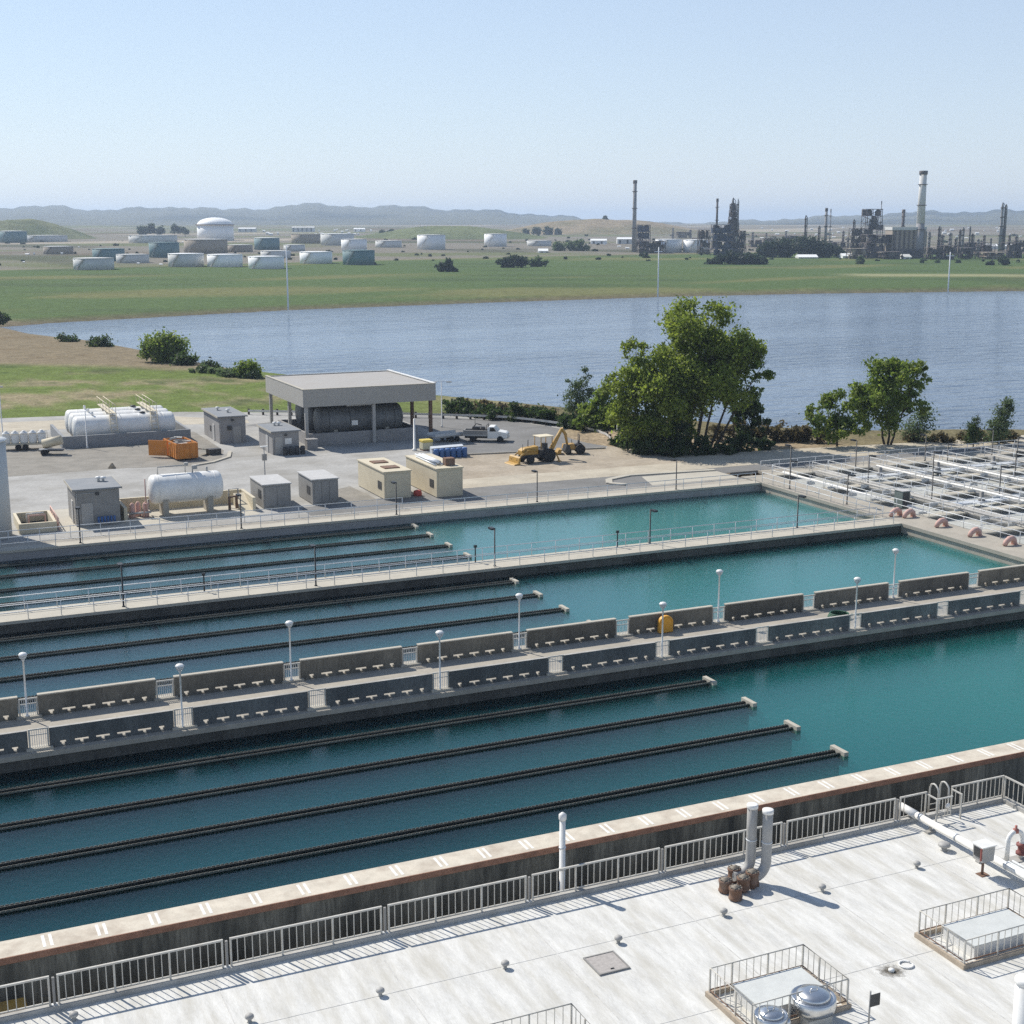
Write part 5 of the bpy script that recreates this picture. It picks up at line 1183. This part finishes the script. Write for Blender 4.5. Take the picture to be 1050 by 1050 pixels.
# tiny buildings below the hills
h0 = None; rh = random.Random(17)
spots = [(rh.uniform(268,385), rh.uniform(235,240.5)) for _ in range(22)]+[(rh.uniform(760,1048), rh.uniform(233.5,244)) for _ in range(46)]+[(rh.uniform(540,645), rh.uniform(246,256)) for _ in range(14)]+[(rh.uniform(20,240), rh.uniform(240,274)) for _ in range(14)]
for px, py in spots:
    D, dd = sz(py); x, y = bearing(px, D); w_ = rh.uniform(.6,1.9)*dd; h_ = rh.uniform(.6,1.3)*dd
    if h0 is None:
        h0 = thing('distant_building', 'tiny pale building in the hazy distance among refinery and tanks', 'building', (0,0,0), -YAW, 'tiny pale buildings in the hazy distance')
        MB().box(-1,1,-1,1,0,1).build('wall', M['pale_tank'], h0); MB().xprism([(-1.06,1),(1.06,1),(0,1.35)], -1.04, 1.04).build('roof', M['white_tank'], h0); o = h0
    else: o = dup(h0, (0,0,0))
    o.location = (x,y,plain_z(D)-.8); o.scale = (w_, w_*.7, h_+.8)
bl = []
for k in range(260):
    px = rh.uniform(-20,1070); py = rh.uniform(244,272) if px < 420 else rh.uniform(240,266); D, dd = sz(py); x, y = bearing(px, D); r_ = rh.uniform(.6,2.2)*dd
    bl.append((x,y,plain_z(D)+r_*.25,r_*1.3,r_*1.3,r_*.5))
tag(leaf_mesh('scrub', bl, 30000, 1.0, 'leaf_far', None, 91), 'scattered scrub on the far plain', None, None, 'stuff')
# far trees
def far_clump(label, px, yb, L_, seed, leaf='leaf_far', dens=26, size=1.1):
    D, dd = sz(yb); x, y = bearing(px, D); t = thing('far_tree', label, 'tree', (x,y,plain_z(D)-.5))
    bl = [((a-px)*dd*RX,(a-px)*dd*RY,(yb-c)*dd,r*dd,r*dd,r*dd*.85) for a, c, r in L_]
    n = int(sum((q[3]*q[4]*q[5])**.75 for q in bl)*dens); leaf_mesh('crown', bl, n, size, leaf, t, seed, clump=.3)
    b = MB()
    for q in bl[::2]: b.tube([(q[0],q[1],-.5),(q[0],q[1],q[2])], [.5,.25], 6)
    b.build('trunk', M['bark'], t)
far_clump('dark green tree alone on the far field edge above the canopy', 456, 277.5, [(452,272,5),(459,271,6),(463,274,4)], 71)
far_clump('pair of dark trees at the far field edge, left of the chimney', 528, 273, [(516,268,5),(523,266,6),(531,266,6),(538,268,5)], 72)
far_clump('green scrub right of the pair of dark trees', 551, 272, [(545,268,4),(552,267,4.5),(559,268,4)], 73, 'leaf_grey')
far_clump('green trees in front of the tan hill', 588, 256, [(573,252,5),(583,251,5),(592,251,6),(600,253,4)], 74, 'leaf_grey')
far_clump('small dark tree below the lone chimney', 661, 263, [(660,259,3),(662,261,3)], 75)
far_clump('dark tree belt below the first refinery unit', 760, 269, [(740,264,5),(750,262,6),(760,264,6),(770,264,7),(780,265,6),(732,266,4)], 76, dens=34)
far_clump('dark tree belt between the two refinery units, left half', 800, 262, [(785,254,6),(795,252,7),(806,252,7),(815,250,6),(790,258,6),(806,258,6)], 77, dens=34)
far_clump('dark tree belt between the two refinery units, right half', 836, 262, [(822,250,7),(832,251,7),(842,252,7),(850,254,6),(860,256,5),(828,257,6),(845,258,6)], 78, dens=34)
far_clump('round green bush below the white refinery roofs', 884, 268, [(883,264,4),(885,265,3.5)], 79, 'leaf_grey')
far_clump('dark bushes near the right edge of the field', 1030, 268, [(1022,265,3),(1030,263,4),(1036,265,3),(1016,266,2)], 80)
far_clump('dark trees on the wooded hill at the far left', 40, 243, [(27,233,4),(35,234,5),(44,237,5),(52,239,4),(58,241,3)], 81, size=1.8, dens=16)
far_clump('dark trees left of the domed tank', 165, 242, [(147,236,4),(155,234,4),(165,236,4),(180,234,4),(188,236,3)], 82, size=1.8, dens=16)
far_clump('dark trees in front of the hills right of the tank farm', 400, 243, [(392,240,4),(402,238,4),(410,240,3)], 83, size=1.8, dens=16)
far_clump('dark trees between the green hill and the tan hill', 556, 240, [(540,237,3),(550,236,3.5),(562,236,4),(572,237,3)], 84, size=1.8, dens=16)
far_clump('single dark tree on top of the tan hill', 620, 238.5, [(620.5,237,2.2)], 85, size=1.6, dens=20)
for o in COL.objects:
    if o.get('label') == 'single dark tree on top of the tan hill': o.location.z += 22
far_clump('grey green scrub at the right end of the refinery', 1000, 266, [(950,264,2.5),(965,264,2.5),(985,264,2.5),(1045,266,3)], 86, 'leaf_grey')
# ------------------------------------------------------------------ foreground roof
ZR = -1.4
RE = 49.62
struct('gap_bed', box(X0, 130, 40, 51.35, -4.3, -3.9), M['stained'])
t = thing('roof_building', 'near building with a pale flat roof and a low grey curb', 'building', (0,49.5,0))
box(-30, RE, -34, 0, -9, ZR-.05).build('wall', M['conc'], t)
rf = box(-30, RE-.25, -34, -.25, ZR-.05, ZR).build('roof', M['roof'], t)
b = MB(); b.box(-30, RE, -.25, 0, ZR-.05, ZR+.2); b.box(RE-.25, RE, -34, -.25, ZR-.05, ZR+.2); b.build('curb', M['curb'], t)
seam = None
for k, x in enumerate([-3, 3.4, 9.8, 16.2, 22.6, 29.0, 35.4, 41.8, 46.5]):
    if seam is None: seam = MB().box(-.02,.02,-34,-.35,ZR+.001,ZR+.012).build('seam', M['seam'], t); seam.location.x = x
    else: inst(seam, t, (x,0,0))
s2 = None
for k, y in enumerate([-4.2,-10.2,-16]):
    if s2 is None: s2 = MB().box(-30,RE-.3,-.015,.015,ZR+.002,ZR+.009).build('cross_seam', M['seam'], t); s2.location.y = y
    else: inst(s2, t, (0,y,0))
YR = 49.38
def rail_panel(label, x0, x1, y=YR, rz=0, z=ZR+.2, bays=3, gap=None):
    t = thing('roof_railing', label, 'railing', (x0,y,z), rz, 'railing panels along the roof edge'); L_ = x1-x0
    p = MB().box(-.035,.035,-.03,.03,0,1.12).build('post', M['rail_white'], t); p.location = (.035,0,0)
    for k in range(1, bays+1): inst(p, t, (min(L_-.035, L_*k/bays),0,0))
    MB().box(0,L_,-.04,.04,1.12,1.19).build('top_rail', M['rail_white'], t); MB().box(.072,L_-.072,-.025,.025,.1,.15).build('bottom_rail', M['rail_white'], t)
    n = round(L_/bays/.29)
    ba = None
    for k in range(bays):
        for j in range(1, n):
            x = L_*k/bays+j*L_/bays/n
            if gap and gap[0] < x < gap[1]: continue
            if ba is None: ba = MB().box(-.016,.016,-.012,.012,.152,1.118).build('baluster', M['rail_white'], t); ba.location = (x,0,0)
            else: inst(ba, t, (x,0,0))
    return t
px_ = [-2.5, 4.0, 10.4, 16.85, 23.3, 29.8, 36.3, 42.85]
for n in range(len(px_)-1):
    rail_panel(f'pale roof railing panel along the basin side edge, {ORD[n]} from the left', px_[n]+.13, px_[n+1]-.13)
for n, x in enumerate(px_[1:]):
    t = thing('joint_post', f'grey steel joint post between roof railing panels, {ORD[n]} from the left', 'post', (x,YR,ZR+.2), 0, 'joint posts of the roof railing')
    b = MB(); b.box(-.045,.045,-.05,.05,0,1.1); b.build('post', M['box_grey'], t); MB().box(-.1,.1,-.08,.08,0.001,.03).build('base_plate', M['galv'], t)
rail_panel('short roof railing panel where the long roof pipe passes through', 42.98, 44.6, bays=1, gap=(.45,1.25))
rail_panel('roof railing panel between the roof ladder and the right corner', 46.15, RE-.12, bays=2)
rail_panel('roof railing running back from the right corner of the roof', 0, 13, y=49.3, rz=R(-90), bays=6).location.x = RE-.14
# ladder stepping over the edge
t = thing('roof_ladder', 'pale roof ladder with two looped grab rails at the roof edge', 'ladder', (45.75,YR,ZR))
b = MB()
for s in (-.52,.12): b.tube([(s,-.12,.02),(s,-.12,1.35),(s,-.06,1.45),(s,.1,1.56),(s,.24,1.58),(s,.4,1.5),(s,.48,1.3),(s,.5,.8),(s,.5,-2.2)], .045, 8)
b.build('grab_rail', M['rail_white'], t)
rg_ = None
for k in range(9):
    if rg_ is None: rg_ = MB().tube([(-.52,.5,0),(.12,.5,0)], .022, 6).build('rung', M['rail_white'], t); rg_.location.z = -2.0
    else: inst(rg_, t, (0,0,-2.0+.3*k))
b = MB()
for s in (-1.15,.36):
    g = MB(); g.box(s-.035,s+.035,-.78,-.72,.0,1.3); g.box(s-.035,s+.035,-.72,-.05,1.24,1.3); g.build('gate_post', M['rail_white'], t)
b.box(-1.11,-.2,-.78,-.72,1.24,1.3); b.box(-1.11,-.2,-.78,-.72,.3,.35)
for k in range(5): b.box(-1.0+k*.18,-.98+k*.18,-.77,-.74,.35,1.24)
b.build('gate_frame', M['rail_white'], t)
MB().lathe([(.0,-.02),(.14,0),(.14,.02),(0,.03)], (-.5,-.8,.85), 12, 'y').build('round_sign', M['white'], t)
# vent pole behind the railing
t = thing('vent_pole', 'slim white steel vent pole standing behind the roof railing', 'pole', (25.35,50.35,-3.9))
MB().lathe([(.2,0),(.2,.1),(.13,.12),(.13,5.6)], seg=14).build('pipe', M['white'], t); MB().lathe([(.15,5.6),(.17,5.65),(.17,5.85),(.05,5.95),(0,5.96)], seg=14).build('cap', M['white'], t)
b = MB()
for z in (3.3,4.3): b.lathe([(.132,z),(.16,z),(.16,z+.05),(.132,z+.05)], seg=14)
b.build('clamp', M['galv'], t)
# two big vent pipes with rusty drums
for n, (x, y, lab, h) in enumerate([(33.15,47.45,'tall grey vent pipe with elbow, the rear one of the pair on the roof',3.55),(33.62,46.95,'tall grey vent pipe with elbow, the front one of the pair on the roof',3.42)]):
    t = thing('vent_pipe', lab, 'pipe', (x,y,ZR), 0, 'pair of grey roof vent pipes')
    pts = [(-.95,-.1,.42),(-.6,-.06,.42)]+[(-.6+.6*math.sin(a),-.06+.06*math.sin(a),1.02-.6*math.cos(a)) for a in np.linspace(.25,math.pi/2,6)]+[(0,0,1.5),(0,0,2.4),(0,0,h)]
    MB().tube(pts, .225, 16).build('pipe', M['pipe_grey'], t)
    MB().lathe([(.226,h-.16),(.25,h-.15),(.25,h+.02),(.2,h+.03),(0,h+.035)], seg=18).build('cap', M['white'], t)
    b = MB(); b.lathe([(.226,1.9),(.24,1.9),(.24,1.96),(.226,1.96)], seg=18); b.build('band', M['galv'], t)
    MB().box(-.75,-.45,-.2,.1,.0,.22).build('support', M['rust'], t)
for n, (px, py, lift) in enumerate([(752.5,904,.1),(743.5,914,0),(754,922,0),(762,914,.12),(771,910,.2)]):
    x, y = at(px, py, ZR+.02)
    t = thing('rusty_drum', f'rusty ribbed drum at the foot of the vent pipes, {ORD[n]} from the left rear', 'drum', (x,y,ZR+lift), 0, 'rusty drums at the vent pipes')
    MB().lathe([(.22,.01),(.30,.06),(.30,.12),(.27,.14),(.27,.44),(.30,.46),(.30,.56),(.26,.58)], seg=18).build('body', M['rust'], t)
    b = MB(); b.lathe([(.26,.582),(.12,.60),(.10,.66),(0,.67)], seg=14)
    for k in range(8): a = k*math.pi/4; b.obox((.24*math.cos(a),.24*math.sin(a),.59),(.05,.05,.05))
    b.build('lid', mat(f'weathered lid {n}', (.22,.19,.15), .8, 4, .2), t)
    if lift: MB().lathe([(.16,-lift+.005),(.16,.0)], seg=12).build('foot', M['rust'], t)
# mushroom vents
for n, (px, py) in enumerate([(76,1046),(256,1048),(390,1021),(518,993),(634,967),(742,939),(843,914),(940,890)]):
    x, y = at(px, py, ZR); s = 1
    if n == 0: v0 = thing('mushroom_vent', '', 'vent', (x,y,ZR), 0, 'small mushroom vents in a row on the roof'); MB().lathe([(.1,0),(.075,.03),(.075,.2)], seg=12).build('stub', M['curb'], v0); MB().lathe([(.15,.17),(.17,.2),(.16,.27),(.09,.33),(0,.34)], seg=14).build('cap', M['pipe_grey'], v0); o = v0
    else: o = dup(v0, (x,y,ZR))
    o['label'] = f'small grey mushroom vent in the row across the roof, {ORD[n]} from the left'
t = dup(v0, (*at(968,872,ZR),ZR)); t.scale = (1.7,1.7,1.25); t['label'] = 'larger grey mushroom vent beside the long roof pipe'; del t['group']
# hatch, ring, stain
t = thing('roof_hatch', 'flat grey square hatch cover lying flush in the roof', 'hatch', (23.35,43.1,ZR))
b = MB(); b.box(0,1.35,0,.06,0.001,.07); b.box(0,1.35,1.34,1.4,0.001,.07); b.box(0,.06,.06,1.34,.001,.07); b.box(1.29,1.35,.06,1.34,.001,.07); b.build('frame', M['box_grey'], t)
MB().box(.065,1.285,.065,1.335,.002,.05).build('cover', mat('hatch plate', (.38,.35,.32), .7, 6, .2), t); MB().box(.6,.75,.2,.24,.052,.08).build('handle', M['dark'], t)
x, y = at(929,990,ZR); t = MB(); t.tube([(.27*math.cos(a),.27*math.sin(a),.04) for a in np.linspace(.3,6.0,20)], .035, 8); tag(t.build('hose_ring', M['white'], None, (x,y,ZR)), 'small white open ring lying on the roof near the stain', 'ring')
x, y = at(914,996,ZR); t = thing('roof_drain', 'small white roof drain in a grey brown stain', 'drain', (x,y,ZR))
MB().lathe([(.12,.003),(.12,.09),(.06,.13),(0,.135)], seg=12).build('strainer', M['white'], t)
m, nt, B, N, L = nodes('drain stain'); tc = N.new('ShaderNodeTexCoord'); n1 = N.new('ShaderNodeTexNoise'); n1.inputs['Scale'].default_value = 5; n1.inputs['Detail'].default_value = 6; L.new(tc.outputs['Object'], n1.inputs['Vector'])
ln = N.new('ShaderNodeVectorMath'); ln.operation = 'LENGTH'; L.new(tc.outputs['Object'], ln.inputs[0])
mm = N.new('ShaderNodeMath'); mm.operation = 'MULTIPLY_ADD'; mm.inputs[1].default_value = -1.4; mm.inputs[2].default_value = .75; L.new(ln.outputs['Value'], mm.inputs[0])
m2 = N.new('ShaderNodeMath'); m2.operation = 'ADD'; m2.use_clamp = True; L.new(mm.outputs[0], m2.inputs[0])
m3 = N.new('ShaderNodeMath'); m3.operation = 'MULTIPLY_ADD'; m3.inputs[1].default_value = 1.0; m3.inputs[2].default_value = -.5; L.new(n1.outputs['Fac'], m3.inputs[0]); L.new(m3.outputs[0], m2.inputs[1])
B.inputs['Base Color'].default_value = (.22,.19,.14,1); B.inputs['Roughness'].default_value = .9; L.new(m2.outputs[0], B.inputs['Alpha'])
MB().lathe([(0,.0),(.75,.0)], (0,0,.005), 24).build('stain', m, t)
# railed skylight pits
def enclosure(label, x0, x1, y0, y1, sky):
    t = thing('roof_enclosure', label, 'railing', (x0,y0,ZR)); W, D = x1-x0, y1-y0
    b = MB(); b.box(-.12,W+.12,-.12,0,0.001,.2); b.box(-.12,W+.12,D,D+.12,0.001,.2); b.box(-.12,0,0,D,0.001,.2); b.box(W,W+.12,0,D,0.001,.2); b.build('curb', mat('enclosure curb '+str(x0), (.40,.33,.25), .85, 2, .2), t)
    b = MB(); r = .022
    for z in (1.18,): b.tube([(0,0,z),(W,0,z),(W,D,z),(0,D,z),(0,0,z)], r*1.2, 6)
    b.build('top_rail', M['rail_white'], t)
    b = MB(); b.tube([(0,0,.3),(W,0,.3),(W,D,.3),(0,D,.3),(0,0,.3)], r*1.2, 6); b.build('bottom_rail', M['rust'], t)
    P0 = None; B0 = None
    nx, ny = round(W/.33), round(D/.33)
    pts = [(i*W/nx,0,i) for i in range(nx)]+[(W,j*D/ny,j) for j in range(ny)]+[(W-i*W/nx,D,i) for i in range(nx)]+[(0,D-j*D/ny,j) for j in range(ny)]
    for x, y, i in pts:
        if i % 5 == 0:
            if P0 is None: P0 = MB().box(-.03,.03,-.03,.03,.2,1.16).build('post', M['rail_white'], t); P0.location = (x,y,0)
            else: inst(P0, t, (x,y,0))
        else:
            if B0 is None: B0 = MB().box(-.012,.012,-.012,.012,.3,1.18).build('baluster', M['rail_white'], t); B0.location = (x,y,0)
            else: inst(B0, t, (x,y,0))
    s = thing('skylight', sky, 'skylight', (x0+W*.18,y0+D*.14,ZR)); w, d_ = W*.70, D*.68
    MB().box(0,w,0,d_,0.001,.55).build('body', M['white'], s)
    b = MB(); b.box(-.05,w+.05,-.05,d_+.05,.552,.60); b.build('cover', mat('skylight sheet '+str(x0), (.56,.57,.54), .5, 2, .08), s)
enclosure('pale railing round the white skylight beside the two steel fans', 26.4, 30.6, 37.35, 40.1, 'white box skylight inside the railing beside the two steel fans')
enclosure('pale railing round the white skylight at the right edge of the roof', 36.5, 41.2, 37.75, 40.35, 'white box skylight inside the railing at the right edge of the roof')
enclosure('pale railing cut by the bottom edge of the photo left of the fans', 16.6, 20.6, 37.3, 40.1, 'white box skylight inside the railing cut by the bottom edge')
# stainless fans
def fan(label, x, y, s):
    t = thing('roof_fan', label, 'fan', (x,y,ZR)); t.scale = (s,s,s)
    MB().box(-.5,.5,-.5,.5,0.001,.35).build('curb', M['rail_white'], t)
    MB().lathe([(.45,.35),(.5,.42),(.78,.55),(.82,.7),(.82,1.0),(.76,1.04),(.70,.98)], seg=32).build('shroud', M['steel'], t)
    MB().lathe([(.58,.86),(.62,.92),(.62,1.08),(.55,1.16),(.3,1.22),(0,1.24)], seg=28).build('dome_cap', M['steel'], t)
    b = MB(); b.lathe([(.70,.95),(.58,.95)], seg=28); b.build('annulus', M['dark'], t)
    b = MB(); b.tube([(-.15,0,1.23),(-.15,0,1.3),(.15,0,1.3),(.15,0,1.23)], .02, 6); b.build('lifting_eye', M['steel'], t)
fan('larger stainless steel mushroom fan on the roof', *at(833,1047,ZR), 1.0)
fan('smaller stainless steel mushroom fan on the roof', *at(790,1059,ZR), .74)
t = thing('fan_motor', 'small steel motor housing between the two mushroom fans', 'motor', (*at(806,1061,ZR),ZR))
MB().lathe([(.12,.3),(.17,.34),(.17,.55),(.1,.66),(0,.67)], seg=14).build('housing', M['steel'], t); MB().lathe([(.06,0),(.06,.3)], seg=10).build('stub', M['steel'], t)
# sign post
t = thing('sign_post', 'small dark square sign on a post at the bottom of the roof', 'sign', (*at(890,1062,ZR),ZR))
MB().tube([(0,0,0),(0,0,1.75)], .035, 8).build('post', M['pipe_grey'], t); MB().box(-.02,.4,-.06,-.037,1.15,1.62).build('sign_board', M['dark'], t)
MB().lathe([(.12,0.001),(.12,.03)], seg=10).build('base', M['galv'], t)
# white column at the bottom right
t = thing('vent_pole', 'thick white vent pipe with a cap at the bottom right corner', 'pipe', (*at(1046,1075,ZR),ZR))
MB().lathe([(.36,0),(.33,.05),(.33,2.62)], seg=24).build('pipe', M['white'], t); MB().lathe([(.331,2.5),(.36,2.52),(.36,2.68),(.3,2.72),(0,2.74)], seg=24).build('cap', M['white'], t)
# long roof pipe
zc = .48
t = thing('roof_pipe', 'long pale insulated pipe running across the roof on low stands', 'pipe', (43.72,0,ZR))
MB().tube([(0,30,zc),(0,49.0,zc)], .17, 16).build('pipe', M['white'], t); MB().tube([(0,49.0,zc),(0,50.2,zc)], .2, 14).build('end_sleeve', M['white'], t)
for y in (32,36,40.2,43,46.2,48.6): MB().lathe([(.171,0),(.19,0),(.19,.12),(.171,.12)], (0,y,zc), 16, 'y').build('band', M['galv'], t)
st = None
for y in (33,36.8,41,44.6,48.0):
    if st is None: st = MB(); st.box(-.25,.25,-.12,.12,0.001,.1); st.box(-.05,.05,-.05,.05,.1,.31); st = st.build('stand', M['curb'], t); st.location = (0,y,0)
    else: inst(st, t, (0,y,0))
t = thing('roof_pipe', 'pair of thin steel pipes beside the long pale roof pipe', 'pipe', (44.35,0,ZR))
for x in (0,.24): MB().tube([(x,30,.3),(x,43.6,.3)], .06, 10).build('pipe', M['galv'], t)
for y in (34,38,42.4): MB().box(-.15,.4,y-.06,y+.06,.001,.24).build('stand', M['rust'], t)
# instrument box on a stand
x, y = at(1007,897,ZR)
t = thing('instrument_box', 'hooded grey instrument box on a post beside the long roof pipe', 'box', (x,y,ZR), R(0))
MB().tube([(0,0,0),(0,0,.75)], .06, 8).build('post', M['rust'], t); MB().box(-.2,.25,-.2,.2,0.001,.03).build('base', M['rust'], t)
b = MB(); b.yprism([(-.32,.75),(.32,.75),(.36,1.45),(-.36,1.45)], -.3, .3); b.build('housing', M['pipe_grey'], t); MB().box(-.42,.4,-.36,.36,1.452,1.5).build('hood', M['white'], t)
MB().box(-.37,-.345,-.22,.22,.95,1.36).build('dial_panel', M['dark'], t); MB().box(-.45,-.375,-.3,-.26,.85,1.45).build('side_flap', mat('flap red', (.3,.09,.07), .7, 3, .2), t)
# bent pipe with valve
x, y = at(1032,884,ZR)
t = thing('valve_pipe', 'pale bent pipe with a dark red valve at the right edge of the roof', 'pipe', (x,y,ZR))
pts = [(0,0,0),(0,0,1.0)]+[(.42-.42*math.cos(a),0,1.0+.42*math.sin(a)) for a in np.linspace(.2,math.pi,9)]+[(.84,0,.7),(.84,0,0)]
MB().tube(pts, .11, 12).build('pipe', M['white'], t); vb = MB(); vb.lathe([(.1,.2),(.24,.24),(.24,.34),(.16,.38),(.16,.6),(.24,.64),(.24,.74),(.1,.78)], (.84,0,0), 14); vb.build('valve', mat('valve red', (.20,.06,.05), .6, 4, .2), t)
MB().lathe([(.14,1.36),(.14,1.52),(.06,1.56),(.06,1.7),(0,1.7)], (.42,0,0), 12).build('actuator', mat('actuator red', (.35,.13,.1), .6, 4, .2), t)
MB().box(-.3,1.2,-.3,.3,0.001,.04).build('base_plate', M['curb'], t)
# yellow lift between building and basin
x, y = 1.9, 50.25
t = thing('yellow_frame', 'yellow steel frame standing in the gap at the lower left corner', 'frame', (x,y,-3.9))
b = MB()
for dx in (0,1.1):
    for dy in (0,.6): b.box(dx-.06,dx+.06,dy-.06,dy+.06,0,2.3)
b.build('leg', M['yellow'], t); MB().box(-.1,1.2,-.1,.7,2.302,2.38).build('deck', M['yellow'], t); MB().box(.15,.95,.08,.52,.9,1.5).build('drum', M['dark'], t)

# ------------------------------------------------------------------ air
hm = bpy.data.materials.new('haze air'); hm.use_nodes = True; hn = hm.node_tree
for q in list(hn.nodes):
    if q.type != 'OUTPUT_MATERIAL': hn.nodes.remove(q)
pv = hn.nodes.new('ShaderNodeVolumePrincipled'); pv.inputs['Color'].default_value = (.66,.80,1,1); pv.inputs['Density'].default_value = 1.1e-4; pv.inputs['Anisotropy'].default_value = .25
hn.links.new(pv.outputs[0], hn.nodes['Material Output'].inputs['Volume'])
o = box(-22000, 22000, -22000, 22000, -10, 190).build('haze', hm); tag(o, 'pale air that fades the far hills', None, None, 'stuff')
